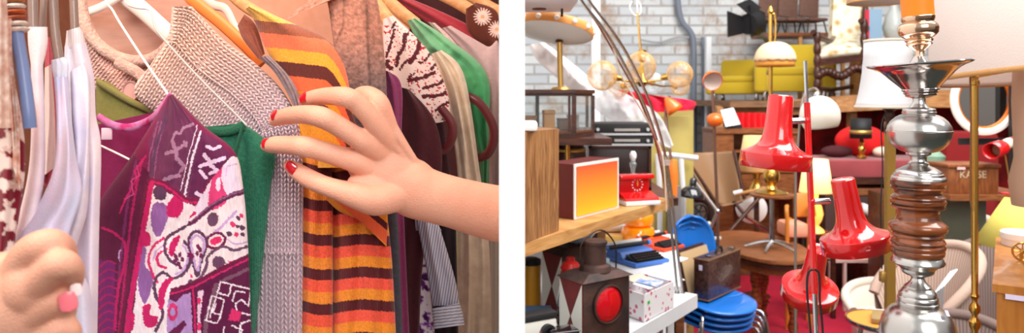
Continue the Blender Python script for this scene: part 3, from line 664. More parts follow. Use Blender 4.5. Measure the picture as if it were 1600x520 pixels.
hang('wire_hanger', 'white wire hanger running down to the shoulder of the paisley dress', [(158, -60, .84), (165, -2, .83), (176, 16, .82), (190, 40, .80), (226, 95, .77), (263, 148, .755)], .0014, wire)
hang('wire_hanger', 'thin white wire hanger holding the green cardigan', [(185, -40, .80), (196, 2, .795), (212, 12, .79), (234, 16, .785), (240, 34, .782), (250, 54, .78), (310, 120, .772), (378, 188, .762), (384, 197, .766)], .0011, mat('grey wire', (214, 206, 202), .3, .3))
hang('wire_hanger', 'white wire crossing the dark inside of the dress neckline', [(152, 225, .778), (180, 238, .778), (208, 252, .775)], .0012, wire)
def bar_hanger(label, pts, r, m, flat=.5): return hang('wooden_hanger' if 'wood' in label else 'plastic_hanger', label, pts, r, m, flat=flat)
whw = mat('white lacquer', (246, 232, 222), .45)
bar_hanger('white painted wooden hanger in the neck of the chunky cardigan', [(150, -46, .90), (190, -10, .888), (225, 18, .88), (262, 52, .87), (300, 86, .865)], .0115, whw)
bar_hanger('white painted wooden hanger arm sloping down left of the neckline', [(190, -8, .88), (160, 10, .885), (128, 22, .89)], .0055, whw)
orw = mat('orange plastic', (244, 132, 60), .4)
bar_hanger('orange plastic hanger between the chunky cardigan and the striped top', [(250, -40, .93), (300, 0, .90), (345, 36, .88), (392, 80, .855), (408, 102, .85)], .0085, orw)
wood_h = mat('pale hanger wood', (236, 178, 124), .5, wood=True, color2=(214, 150, 96), vscale=14, stretch=(1, 6, 6))
pkp = mat('pink plastic', (246, 206, 190), .45)
bar_hanger('pale pink plastic hanger curving down above the striped top', [(300, -20, .95), (330, 6, .94), (352, 14, .93), (366, 40, .92), (376, 60, .91)], .0060, pkp)
bar_hanger('pale wooden hanger leaning over the collar of the striped top', [(340, -30, 1.0), (376, 4, .98), (412, 26, .96), (440, 40, .95)], .009, wood_h)
for lb, pts in (('pale wooden hanger inside the zebra streaked blouse', [(556, -30, 1.02), (590, 10, 1.0), (612, 40, .985)]),
                ('pale wooden hanger above the green blouse shoulder', [(580, -24, 1.12), (620, 14, 1.09), (652, 40, 1.07)]),
                ('pale wooden hanger along the top behind the crimson cardigan', [(640, -30, 1.24), (700, -4, 1.22), (742, 20, 1.2)]),
                ('orange-tinted wooden hanger at the upper right of the rail', [(716, -20, 1.3), (756, 6, 1.28), (790, 24, 1.26)])):
    bar_hanger(lb, pts, .011, wood_h)
drk = mat('maroon plastic', (92, 34, 40), .3)
hang('curved_hanger', 'dark maroon rounded plastic hanger in front of the green blouse', [(724, 148, 1.01), (748, 160, 1.0), (768, 190, .995), (772, 216, .995), (762, 240, 1.0), (742, 248, 1.01)], .0065, drk)
hang('curved_hanger', 'dark maroon rounded plastic hanger below the zebra streaked blouse', [(690, 170, .94), (706, 192, .935), (707, 214, .935), (697, 232, .94), (688, 236, .94)], .006, drk)
rl = MB().tube([(-.95, .62, 1.93), (-.02, 1.45, 1.93)], .014, 20).build('clothes_rail', mat('rail steel', (190, 190, 190), .25, 1.), None)
tag(rl, 'steel clothes rail running above the hangers', 'rail')

# ---- hands --------------------------------------------------------------------------------------------------------------
skin = bpy.data.materials.new('skin'); skin.use_nodes = True; MATS['skin'] = skin
_nt = skin.node_tree; _b = _nt.nodes['Principled BSDF']; _b.inputs['Roughness'].default_value = .55
_b.inputs['Subsurface Weight'].default_value = .12; _b.inputs['Subsurface Radius'].default_value = (.006, .0025, .0015)
_n = _nt.nodes.new('ShaderNodeTexNoise'); _n.inputs['Scale'].default_value = 34; _n.inputs['Detail'].default_value = 4
_t = _nt.nodes.new('ShaderNodeTexCoord'); _nt.links.new(_t.outputs['Object'], _n.inputs['Vector'])
_x = _nt.nodes.new('ShaderNodeMix'); _x.data_type = 'RGBA'; _x.inputs[6].default_value = tuple(lin((236, 184, 158)))+(1,); _x.inputs[7].default_value = tuple(lin((222, 150, 124)))+(1,)
_nt.links.new(_n.outputs[0], _x.inputs[0]); _nt.links.new(_x.outputs[2], _b.inputs['Base Color'])
_v = _nt.nodes.new('ShaderNodeTexVoronoi'); _v.inputs['Scale'].default_value = 700; _nt.links.new(_t.outputs['Object'], _v.inputs['Vector'])
_p = _nt.nodes.new('ShaderNodeBump'); _p.inputs['Strength'].default_value = .5; _p.inputs['Distance'].default_value = .0006
_nt.links.new(_v.outputs['Distance'], _p.inputs['Height']); _nt.links.new(_p.outputs[0], _b.inputs['Normal'])
def chain(mb, pts, n=9, seg=22, flat=1.0):
    """pts: (px, py, D, r_px)  a limb of varying thickness with round ends"""
    w = [tuple(P(a, b, d))+(r/F*d,) for a, b, d, r in pts]; s = smooth_path(w, n)
    path = [Vector(q[:3]) for q in s]; rr = [q[3] for q in s]
    mb.tube(path, rr, seg, flat=flat); mb.ball(path[0], rr[0], 20, sc=(1, flat, 1)); mb.ball(path[-1], rr[-1], 20, sc=(1, flat, 1))
def bake_skin(mb, name, parent, voxel=.0010, it=16):
    o = mb.build(name, skin, parent)
    r = o.modifiers.new('Remesh', 'REMESH'); r.mode = 'VOXEL'; r.voxel_size = voxel
    s = o.modifiers.new('Smooth', 'SMOOTH'); s.iterations = it; s.factor = .5
    dg = bpy.context.evaluated_depsgraph_get(); me = bpy.data.meshes.new_from_object(o.evaluated_get(dg))
    o.modifiers.clear(); old = o.data; o.data = me; me.polygons.foreach_set('use_smooth', [True]*len(me.polygons))
    me.materials.clear(); me.materials.append(skin); return o
nailm = mat('red nail varnish', (196, 14, 34), .12, coat=1.)
def nail(tip, dirv, normal, ln, wd, parent, m=None):
    d = Vector(dirv).normalized(); n = Vector(normal); n = (n-d*n.dot(d)).normalized(); s = d.cross(n)
    M = Matrix((( d.x, s.x, n.x, 0), (d.y, s.y, n.y, 0), (d.z, s.z, n.z, 0), (0, 0, 0, 1)))
    def f(u, v):
        a = (u-.5)*2; b = v*2-1; x = b*ln/2; wdt = wd/2*(1-.0*b)*math.sqrt(max(0, 1-abs(b)**4))**.6
        y = a*wdt; z = math.sqrt(max(0, 1-(y/(wd*.62))**2))*wd*.36-.12*x*x/ln
        v_ = M @ Vector((x, y, z)); return Vector(tip)+v_
    mb = MB().grid(f, 12, 12); o = mb.build('fingernail', m or nailm, parent, solid=.0007); o['label'] = 'red varnished fingernail' if m is None else 'pale pink fingernail'
    return o

hand = thing('person', "person's right hand and bare forearm with red nails, pressing the striped top", 'hand', P(600, 290, .72))
hb = MB()
# fingers: knuckle, middle joint, end joint, tip
chain(hb, [(590, 268, .722, 18), (556, 252, .709, 18.5), (530, 244, .710, 16.5), (500, 235, .706, 16), (476, 229, .703, 17), (454, 227, .711, 15), (434, 226, .722, 14), (422, 227, .733, 12), (416, 228, .738, 9)])
chain(hb, [(606, 244, .722, 18), (574, 224, .705, 18.5), (550, 210, .697, 16.5), (524, 194, .690, 16.5), (502, 183, .686, 17), (478, 179, .697, 15), (456, 180, .712, 14), (438, 184, .730, 12.5), (429, 189, .740, 9)])
chain(hb, [(618, 232, .722, 17), (592, 200, .705, 17.5), (574, 178, .696, 16), (556, 160, .690, 16), (540, 152, .687, 16.5), (519, 150, .700, 14.5), (500, 151, .716, 13), (485, 154, .732, 12), (475, 157, .742, 9)])
chain(hb, [(626, 240, .728, 17), (610, 210, .716, 16), (602, 184, .709, 15), (592, 160, .707, 15.5), (576, 148, .720, 14), (562, 149, .740, 12.5), (552, 158, .756, 10)])
chain(hb, [(625, 305, .715, 24), (588, 312, .705, 25), (558, 306, .700, 21), (532, 298, .700, 17), (508, 290, .704, 15), (487, 281, .712, 15), (468, 270, .724, 13.5), (456, 262, .734, 11), (451, 258, .738, 9)])
# back of the hand, heel, wrist, forearm (slightly flattened ellipsoids and a tapering tube)
def ell(px, py, D, rx, ry, rd, ang=0):
    hb.ball(P(px, py, D), 1.0, 28, sc=(rx/F*D, rd, ry/F*D), rot=Euler((0, math.radians(ang), 0)))
ell(588, 258, .722, 50, 38, .015, 20); ell(612, 272, .722, 52, 46, .018, 25); ell(640, 290, .722, 46, 44, .019, 20); ell(588, 296, .716, 48, 27, .017, 15)
ell(604, 232, .722, 32, 26, .014, 45)
chain(hb, [(610, 276, .722, 38), (645, 296, .722, 43), (672, 306, .722, 41), (705, 315, .722, 40), (745, 326, .722, 42), (779, 334, .722, 44)], seg=36, flat=.72)
for a_, b_ in (((560, 252), (640, 288)), ((574, 222), (646, 276)), ((594, 200), (652, 268)), ((614, 200), (656, 264))):
    chain(hb, [(a_[0], a_[1], .7115, 9), ((a_[0]+b_[0])/2, (a_[1]+b_[1])/2, .713, 7), (b_[0], b_[1], .718, 6)])
hb.V = [Vector((min(v.x, -.0100), v.y, v.z)) for v in hb.V]
body = bake_skin(hb, 'hand', hand)
def nl(px, py, D, dx, dy, dd, ln, wd, nrm=(0, -1, .35)):
    c = P(px, py, D); d = (P(px+dx, py+dy, D+dd)-c); return nail(c, d, nrm, ln/F*D, wd/F*D, hand)
nl(418, 224, .7275, -8, 1, .004, 17, 15, (-.35, -1, .25)); nl(432, 180, .7255, -8, 4, .006, 18, 15, (-.45, -1, .3)); nl(477, 153, .7285, -9, 4, .006, 19, 15, (-.5, -1, .2)); nl(458, 262, .7215, -8, -7, .004, 23, 17, (-.35, -1, .1))

near = thing('person', 'blurred near left hand with bent fingers, gripping the lavender top', 'hand', P(40, 500, .45))
hb = MB()
def ell2(px, py, D, rx, ry, rd, ang=0): hb.ball(P(px, py, D), 1.0, 28, sc=(rx/F*D, rd, ry/F*D), rot=Euler((0, math.radians(ang), 0)))
ell2(20, 470, .45, 85, 78, .022, 10); ell2(60, 440, .445, 48, 56, .020, 30); ell2(30, 545, .46, 80, 70, .024)
chain(hb, [(30, 430, .445, 30), (48, 396, .436, 27), (72, 382, .432, 25), (90, 384, .440, 22), (100, 398, .456, 19), (96, 420, .472, 16)])
chain(hb, [(50, 455, .440, 30), (80, 422, .430, 25), (98, 412, .428, 23), (110, 426, .440, 20), (108, 450, .460, 17), (100, 470, .475, 14)])
chain(hb, [(40, 500, .446, 30), (70, 474, .440, 26), (88, 466, .442, 23), (98, 482, .450, 20), (96, 500, .462, 17)])
chain(hb, [(40, 540, .448, 28), (76, 520, .446, 24), (98, 512, .448, 21), (108, 522, .452, 18), (102, 540, .465, 15)])
chain(hb, [(20, 560, .455, 50), (10, 640, .47, 50), (0, 760, .49, 52)], seg=30)
bake_skin(hb, 'hand', near, .0013, 10)
pk = mat('pink nail', (244, 120, 132), .25, coat=.5)
for a, b, D, dx, dy in ((107, 470, .436, 2, 9), (119, 452, .438, 1, 9)):
    c = P(a, b, D); nail(c, P(a+dx, b+dy, D)-c, (.5, -1, 0), (.012 if a < 110 else .008), (.010 if a < 110 else .006), near, pk if a < 110 else mat('white nail', (250, 226, 224), .3))
# ================================================================== RIGHT: second-hand hall
chrome = mat('chrome', (205, 205, 208), .12, 1.); chrome_b = mat('brushed chrome', (200, 196, 192), .24, 1., bump=.08, bscale=40, stretch=(1, 1, 30))
brass = mat('brass', (214, 168, 84), .22, 1.); gold = mat('dull gold', (200, 160, 90), .4, .8)
redp = mat('red enamel', (222, 22, 26), .16, coat=1.); blackp = mat('black plastic', (22, 22, 24), .35); rubber = mat('black cable', (26, 24, 26), .5)
def woodm(name, c, c2, rough=.4, vs=4., st=(1, 1, 8), coat=.0): return mat(name, c, rough, wood=True, color2=c2, vscale=vs, stretch=st, coat=coat)
walnut = woodm('walnut', (176, 126, 80), (112, 70, 40), .4, 22, (7, 7, .5)); oak = woodm('oak', (206, 156, 98), (178, 124, 70), .5, 8, (1, 1, 8))
darkw = woodm('dark wood', (84, 44, 30), (48, 24, 18), .35, 10, (1, 1, 6)); midw = woodm('mid wood', (150, 92, 52), (112, 62, 34), .4, 8, (1, 6, 6))
turned = woodm('turned wood', (152, 80, 38), (66, 32, 18), .25, 14, (1, 1, 5), .5); whitep = mat('white lacquer cool', (236, 236, 238), .4)
orangep = mat('orange enamel', (246, 110, 26), .25, coat=.6); blackm = mat('matt black', (30, 28, 30), .6); linen = mat('linen shade', (212, 195, 187), .9, bump=.3, bscale=300)
def rr(hw, D, px): return hw*D/F*cosx(px)
def lp(mb, px, D, prof, seg=48, **k):
    """turned piece: (half width in the photo, photo row) pairs about an upright axis"""
    c = P(px, HY, D); return mb.lathe([(max(rr(h, D, px), 1e-5), (HY-y)/F*D) for h, y in prof], c, seg, **k)
def tilt(axis):
    return Vector((0, 0, 1)).rotation_difference(Vector(axis).normalized()).to_matrix().to_4x4()
def quadbox(mb, A, B, dep, z0, z1, bev=.0):
    """upright box whose front runs from plan point A to B, going dep back"""
    A = Vector(A); B = Vector(B); d = (B-A); L = d.length; a = math.atan2(d.y, d.x); n = Vector((-math.sin(a), math.cos(a)))
    c = (A+B)/2+n*dep/2; return mb.box((c.x, c.y, (z0+z1)/2), (L, dep, z1-z0), a, bev)
def xy(px, D): return Vector(((px-800)/F*D, D))

# ---- red three-shade lamp ---------------------------------------------------------------------------------------------------
D0 = 1.25
rl_ = thing('floor_lamp', 'red enamel floor lamp with three flared shades on one thin pole', 'lamp', P(1275, 1500, D0))
def pole_at(y): return 1258+(y-95)*.041
pb = P(pole_at(1548), 1548, D0); pb.z = .02
MB().tube([P(1258, 95, D0), P(pole_at(162), 162, D0)], rr(3.2, D0, 1260), 16).build('upper_rod', chrome, rl_)
MB().tube([P(pole_at(160), 160, D0), P(pole_at(458), 458, D0)], rr(5.2, D0, 1260), 20).build('red_pole', redp, rl_)
MB().tube([P(pole_at(456), 456, D0), pb], rr(4.2, D0, 1260), 16).build('lower_rod', chrome, rl_)
MB().lathe([(.13, 0), (.13, .015), (.12, .022), (.02, .03), (.008, .05)], (pb.x, pb.y, 0), 48).build('base', redp, rl_)
SP = [(57, 0), (57, 22), (56, 23.2), (50, 25.2), (43, 28), (37, 31.4), (31, 36.4), (27, 42), (24.2, 49), (22.4, 58), (21.2, 70), (20.4, 85), (19.6, 110), (19.2, 112), (17.6, 113.2), (0.01, 113.6)]
def shade(px, y, D, axis, k=1.0, lab=None):
    s = D/F*k; M = tilt(axis)
    o = MB().lathe([(r*s*.985*cosx(px), z*s) for r, z in SP], P(px, y, D), 64, M, cap=False).build('lamp_shade', redp, rl_, angle=28, solid=.0014)
    if lab: o['label'] = lab
    MB().lathe([(.001, 44*s), (10*s, 41*s), (14*s, 28*s), (11*s, 16*s), (.001, 11*s)], P(px, y, D), 24, M).build('bulb', mat('bulb glass', (250, 246, 236), .2), o); return o
shade(1211, 262, D0-.01, (9, 0, 112)); shade(1339, 391, D0-.01, (-21, 2, 108)); shade(1263, 462, 1.5, (-1, -42, 92), .80)
for a, b, y in ((1243, 1257, 188), (1275, 1297, 314)):
    br = MB().tube([P(a-6, y+1, D0), P(b-1, y, D0)], rr(5.4, D0, 1260), 20).build('bracket', chrome, rl_)
    kx = 1260 if y < 200 else 1268
    MB().ball(P(kx, y, D0), rr(6.6, D0, 1260), 20).build('knuckle', redp, br)
MB().tube([P(1270, 420, D0), P(1266, 418, 1.36), P(1264, 425, 1.44)], rr(4, D0, 1260), 12).build('bracket', redp, rl_)
MB().tube(pxpath([(1271, 421, 1.22), (1264, 424, 1.22), (1261, 440, 1.22), (1262, 470, 1.22), (1267, 530, 1.22), (1274, 700, 1.22), (1285, 1400, 1.24)], 8), rr(1.9, D0, 1260), 10).build('cable', rubber, rl_)
MB().tube(pxpath([(1273, 421, 1.22), (1279, 426, 1.22), (1281, 445, 1.22), (1281, 470, 1.22), (1286, 530, 1.22), (1290, 700, 1.22), (1296, 1400, 1.24)], 8), rr(1.9, D0, 1260), 10).build('cable', rubber, rl_)

# ---- chrome and turned wood lamp ------------------------------------------------------------------------------------------
D1 = 1.1; cx = 1436
cl = thing('candle_lamp', 'tall chrome and turned dark wood column lamp with wide dish and orange tube', 'lamp', P(cx, 1750, D1))
M1 = Matrix.Rotation(math.radians(-4), 4, 'Y')
lp(MB(), cx+7, D1, [(26.5, 27), (26.5, -60)], cap=True, M=M1).build('candle_tube', mat('orange candle', (246, 140, 26), .5, var=.12, vscale=30), cl)
warmc = mat('coppery chrome', (226, 190, 160), .17, 1.)
lp(MB(), cx+7, D1, [(25, 34), (27.4, 30), (27.6, 26), (26, 24.5), (24, 25)], M=M1).build('candle_rim', warmc, cl)
lp(MB(), cx+6, D1, [(9, 88), (7.2, 84), (7.6, 79), (12, 76), (17, 72.5), (20.5, 70), (21.5, 68), (20.8, 66.5), (19.8, 66), (22.4, 64), (23.2, 62), (22.4, 60.5), (21.4, 60), (24, 58.5), (28, 56), (32, 52), (33.8, 46), (33, 40), (29.5, 36), (26, 34.6), (24.5, 33.5), (26.6, 31), (27, 29)], M=M1).build('socket_cup', warmc, cl)
lp(MB(), cx+3, D1, [(12, 153), (21, 151), (25, 149.5), (25.6, 148), (24.6, 147), (27.5, 145.6), (28.2, 144), (27, 142.6), (30, 141.2), (30.8, 139.6), (29.8, 138), (33, 135), (40, 129), (48, 122), (56, 114.5), (64, 108.5), (72, 105), (79, 103), (84, 101), (85.5, 99), (84.5, 97.4), (80, 97.5), (60, 106), (30, 118), (8, 88)], seg=72, M=M1).build('dish', mat('dish chrome', (190, 180, 176), .14, 1.), cl)
lp(MB(), cx, D1, [(52.8, 206), (51, 214), (46.5, 223.5), (39, 231), (30, 236), (21, 238)][::-1]+[(53.6, 205.8), (53.6, 204), (52.4, 203.4), (51, 197), (46, 189.5), (38, 183), (30, 179.4), (26, 178.6), (27.6, 177), (27.8, 175), (26.6, 174.2), (27, 172), (26, 170), (25, 169.4), (16, 167.6), (12.5, 163), (10.2, 158), (10.6, 154), (13, 152)], seg=72).build('upper_globe', chrome_b, cl)
lp(MB(), cx-1, D1, [(44.5, 281), (44.8, 279), (43, 275.5), (41, 274.4), (40, 271), (37.5, 270), (36, 266.5), (31, 263.6), (25, 260.6), (19, 258.4), (16, 256.6), (17.4, 254.8), (15, 253), (13, 250), (13.4, 245), (15, 243), (19.6, 241.6), (20.6, 240), (20, 238), (23, 237)], seg=64).build('neck', chrome_b, cl)
WD = [(44, 280), (45.4, 282), (45.4, 286), (43.6, 289), (41, 289.6), (41, 290.4), (44, 291), (44.6, 292.8), (42.8, 294.8), (39.4, 295.6), (38, 298), (37.6, 302), (39.6, 304.6), (43, 306.4), (43.8, 308.4), (41.6, 310.2), (44.4, 311.4), (45.2, 314), (44, 317.4), (40.8, 319.2), (43.4, 320.4), (43.6, 322.6), (41.4, 324.6), (36, 325.6), (34, 328), (33.4, 334), (35, 341), (39, 345), (44.6, 348), (47.4, 351.4), (47.6, 355.4), (45.8, 359.4), (42.4, 361.8), (40.4, 363.4), (42.2, 365.4), (42.4, 367.4), (40.4, 368.4), (40, 370.4), (42.6, 373), (44.2, 376.4), (43.2, 379.4), (41.8, 380.2), (44.2, 382.4), (44.8, 385), (43.4, 388), (41.6, 388.8), (43.2, 391), (43, 395), (40, 398.4), (36, 400)]
lp(MB(), cx-2, D1, WD, seg=72).build('wooden_column', turned, cl)
lp(MB(), cx-2, D1, [(36, 398), (39, 400), (41, 404), (43.4, 407), (43.2, 410), (39, 412.6), (34, 414.4), (31, 417), (27, 420), (26.8, 423), (25, 426), (19, 429), (12, 431), (10.4, 434), (12, 438), (17, 443), (22, 446.4), (22, 449), (24, 450), (29, 455), (31, 459), (30.6, 461.4), (32.4, 463), (33.4, 467), (32.6, 469.6), (34, 471), (34.2, 475), (33, 477.6)], seg=64).build('lower_neck', chrome_b, cl)
lp(MB(), cx-2, D1, [(32, 477), (44, 482), (52.6, 490), (58.6, 500), (61.8, 511), (62.4, 521), (63.8, 522), (63.8, 525), (62, 526), (60.6, 537), (54, 551), (44, 561), (30, 569), (20, 574), (18, 586), (24, 600), (40, 610)], seg=72).build('lower_globe', chrome_b, cl)
lp(MB(), cx-2, D1, [(40, 608), (44, 640), (30, 680), (26, 900), (34, 1200), (30, 1500), (40, 1640), (95, 1700), (110, 1735), (110, 1749)], seg=48).build('foot_column', turned, cl)
pl = mat('price label', (226, 214, 240), .6)
MB().box(P(1425, 271, D1-.046), (.0165, .0012, .006), 0, rot=Euler((-.75, .18, 0))).build('price_label', pl, cl)
MB().box(P(1480, 489.5, 1.0635), (.0075, .0012, .009), 0, rot=Euler((-.55, .25, .5))).build('price_label', pl, cl)

# ---- big drum shade on a brass pole -------------------------------------------------------------------------------------------
D2 = 1.8
dl = thing('drum_shade_lamp', 'brass floor lamp under a very large off-white drum shade with gold braid', 'lamp', P(1523, 1120, D2))
Rb = .265; Md = Matrix.Rotation(math.radians(-5), 4, 'X') @ Matrix.Rotation(math.radians(-2), 4, 'Y'); cd = P(1638, 118, D2)
MB().lathe([(Rb, 0), (Rb*.995, .01), (Rb*.86, .42)], cd, 96, Md, cap=False).build('lamp_shade', linen, dl, solid=.003)
MB().lathe([(Rb+.003, -.004), (Rb+.004, .009)], cd, 96, Md, cap=False).build('braid', mat('gold braid', (206, 152, 92), .8, bump=.8, bscale=400), dl, solid=.002)
lp(MB(), 1523, D2, [(4, 640), (7, 560), (8.5, 528), (6, 522), (5, 517), (9.5, 509), (10, 502), (5, 496), (4.5, 492), (9.5, 485), (9, 478), (4.5, 472), (4.6, 468), (8, 462), (5.5, 458), (6, 400), (6, 133), (8, 132), (8, 126), (6, 125), (6, 121), (8, 119), (5, 117), (4, 114)][0:], seg=24).build('pole', brass, dl)
lp(MB(), 1523, D2, [(60, 1127), (60, 1115), (20, 1100), (6, 1080), (5, 638)], seg=40).build('base', brass, dl)
MB().tube([P(1523, 120, D2), cd+Vector((0, 0, .03)), cd+Vector((0, 0, .25))], .004, 10).build('arm', brass, dl)
MB().tube(pxpath([(1516, 118, D2-.01), (1517, 200, D2-.01), (1516, 300, D2-.01), (1519, 330, D2-.01)], 6), .0022, 8).build('pull_cord', mat('brown cord', (120, 80, 50), .8), dl)

# ---- bell shade lamp with square column ---------------------------------------------------------------------------------------
D3 = 2.0; bs = thing('bell_shade_lamp', 'white bell shaped lampshade with thin dark stripes over a square olive-gold column', 'lamp', P(1391, 1030, D3))
lp(MB(), 1387, D3, [(53, 167), (50, 160), (45, 140), (41, 115), (38.5, 90), (38, 64)], cap=False).build('lamp_shade', mat('white silk shade', (224, 226, 230), .8), bs, solid=.002)
lp(MB(), 1387, D3, [(53.4, 169), (53.6, 165)], cap=False).build('lower_trim', mat('ivory trim', (226, 214, 196), .8), bs, solid=.002)
lp(MB(), 1387, D3, [(38.4, 66), (38.6, 62)], cap=False).build('upper_trim', MATS['ivory trim'], bs, solid=.002)
lp(MB(), 1390, D3, [(5, 210), (9, 204), (9, 196), (6, 190), (9, 182), (7, 174), (11, 171), (11, 163), (3, 160), (3, 120)], seg=24).build('fitting', darkw, bs)
MB().span(P(1386, 190, D3), P(1395, 1020, D3+.016)+Vector((0, 0, 0))).build('column', mat('olive gold', (168, 132, 62), .4, .4), bs, False)
MB().box((P(1391, 150, D3+.012).x, D3+.012, .02), (.26, .26, .04), 0, .006).build('base', MATS['olive gold'], bs)
MB().tube(pxpath([(1384, 175, D3-.02), (1377, 200, D3-.02), (1379, 260, D3-.02), (1376, 330, D3-.02), (1378, 420, D3-.02)], 6), .002, 8).build('flex', rubber, bs)
MB().box(P(1379, 432, D3-.012), (.014, .02, .03), 0, .003).build('switch', gold, bs)

# ---- white globe lamp ------------------------------------------------------------------------------------------------------
D4 = 2.35; gl = thing('globe_lamp', 'white opal glass dome lamp on a thin bent rod behind the red pole', 'lamp', P(1248, 900, D4))
gp = []
for i in range(19):
    a = PI*(.02+i/18*.68); gp.append((31.5*math.sin(a), -31*math.cos(a)))
Mg = Matrix.Rotation(math.radians(-8), 4, 'Y')
s4 = D4/F
MB().lathe([(r*s4*.93, -z*s4) for r, z in gp], P(1281, 181, D4), 48, Mg, cap=False).build('glass_dome', mat('opal glass', (250, 246, 232), .25), gl, solid=.003)
MB().lathe([(5*s4, 29*s4), (5*s4, 34*s4), (2*s4, 38*s4)], P(1281, 181, D4), 16, Mg).build('cap', chrome, gl)
MB().tube(pxpath([(1280, 146, D4), (1272, 138, D4+.05), (1256, 150, D4+.07), (1250, 190, D4+.05), (1246, 240, D4+.04), (1243, 300, D4+.03), (1243, 895, D4)], 6), .0045, 10).build('rod', mat('grey rod', (150, 140, 130), .4, .6), gl)
MB().lathe([(.13, 0), (.13, .02), (.01, .03)], (P(1243, 0, D4).x, D4, 0), 32).build('base', whitep, gl)

# ---- shelves at the left -------------------------------------------------------------------------------------------------
sh_ = thing('shelf', 'light oak shelf board running back from the panel above the lanterns', 'shelf', (.3, 2.2, 0))
MB().prism([(.012, 1.67, 1.213), (.548, 2.43, 1.213), (.50, 2.50, 1.213), (.012, 2.30, 1.213)], (0, 0, .032)).build('board', oak, sh_, False)
for x, y in ((.03, 2.22), (.30, 2.36)): MB().span((x-.012, y-.012, 0), (x+.012, y+.012, 1.213)).build('post', oak, sh_, False)
wb = thing('walnut_cabinet', 'walnut veneered box with vertical grain standing at the near end of the oak shelf', 'box', (.06, 1.8, 1.245))
MB().prism([(.012, 1.66, 1.246), (.1235, 1.855, 1.246), (.07, 1.96, 1.246), (.012, 1.92, 1.246)], (0, 0, .268)).build('case', walnut, wb, False)

o = MB().span((.014, 1.70, 1.5148), (.062, 1.80, 1.538), .006).build('plastic_box', whitep); tag(o, 'small white plastic box on top of the walnut box', 'box')
pbx = thing('picture_box', 'square box with a printed orange and yellow front edged in white on the oak shelf', 'box', (.25, 2.15, 1.245))
mm = MB(); quadbox(mm, (.178, 2.02), (.3345, 2.23), .10, 1.246, 1.404, .001); mm.build('case', mat('maroon card', (96, 30, 26), .6), pbx, False)
gm = bpy.data.materials.new('printed gradient'); gm.use_nodes = True; nt = gm.node_tree; N = nt.nodes; L = nt.links
t_ = N.new('ShaderNodeTexCoord'); q_ = N.new('ShaderNodeSeparateXYZ'); L.new(t_.outputs['Generated'], q_.inputs[0]); c_ = N.new('ShaderNodeValToRGB'); L.new(q_.outputs['Z'], c_.inputs[0])
c_.color_ramp.elements[0].color = tuple(lin((252, 190, 42)))+(1,); c_.color_ramp.elements[1].color = tuple(lin((232, 92, 56)))+(1,); L.new(c_.outputs[0], N['Principled BSDF'].inputs['Base Color']); N['Principled BSDF'].inputs['Roughness'].default_value = .35
mm = MB(); quadbox(mm, (.1835, 2.0255), (.329, 2.2205), .0015, 1.2535, 1.3965); mm.V = [v+Vector((.0035, -.0026, 0)) for v in mm.V]; mm.build('printed_front', gm, pbx, False)
mm = MB()
for z0, z1 in ((1.246, 1.2535), (1.3965, 1.405)): quadbox(mm, (.1775, 2.018), (.336, 2.2305), .004, z0, z1)
quadbox(mm, (.1775, 2.018), (.183, 2.0255), .004, 1.246, 1.405); quadbox(mm, (.330, 2.2225), (.336, 2.2305), .004, 1.246, 1.405)
mm.V = [v+Vector((.002, -.0016, 0)) for v in mm.V]; mm.build('white_edging', mat('white edge', (236, 226, 222), .5), pbx, False)
ck = thing('clock_radio', 'red clock radio with a ring of white dots on the oak shelf', 'clock', (.41, 2.28, 1.245)); A_ = math.radians(18)
Mk = Matrix.Translation((.408, 2.33, 1.246)) @ Matrix.Rotation(A_, 4, 'Z') @ Matrix.Scale(.88, 4)
MB().box((0, -.01, .008), (.142, .11, .016), 0, .003, Mk).build('base', whitep, ck)
MB().add([Mk @ Vector(v) for v in ((-.068, -.06, .016), (.068, -.06, .016), (.068, .04, .016), (-.068, .04, .016), (-.068, -.055, .026), (.068, -.055, .026), (.068, .0, .042), (-.068, .0, .042), (.068, .04, .042), (-.068, .04, .042))],
    [(0, 1, 5, 4), (4, 5, 6, 7), (7, 6, 8, 9), (0, 3, 9, 7, 4), (1, 5, 6, 8, 2), (2, 3, 9, 8), (0, 1, 2, 3)]).build('key_deck', redp, ck, False)
MB().box((0, .022, .066), (.128, .03, .055), 0, .004, Mk).build('face_panel', mat('red face', (206, 18, 22), .3), ck)
MB().box((0, .008, .100), (.142, .062, .018), 0, .006, Mk).build('top_hood', redp, ck)
dt = MB()
for k in range(12):
    a = k*PI/6; dt.lathe([(.0025, 0), (.0025, .001)], Mk @ Vector((.012+.0215*math.sin(a), .0062, .068+.0215*math.cos(a))), 12, Matrix.Rotation(A_, 4, 'Z') @ Matrix.Rotation(PI/2, 4, 'X'))
dt.build('hour_dots', mat('white dot', (250, 250, 250), .4), ck)
MB().box((.013, .006, .074), (.004, .001, .022), 0, 0, Mk).build('hand', mat('gold hand', (240, 196, 96), .4), ck)
# rack behind
rk = thing('rack', 'dark wooden rack behind the oak shelf carrying the display cabinet and the hi-fi', 'rack', (.3, 2.7, 0))
MB().span((.012, 2.36, 1.435), (.335, 2.80, 1.458)).build('upper_board', darkw, rk, False)
MB().span((.012, 2.54, 1.205), (.60, 3.06, 1.232)).build('lower_board', darkw, rk, False)
for x, y in ((.03, 2.78), (.325, 2.78), (.33, 3.04), (.03, 3.04)): MB().span((x-.012, y-.012, 0), (x+.012, y+.012, 1.435 if x < .4 and y < 2.9 else 1.205)).build('post', darkw, rk, False)
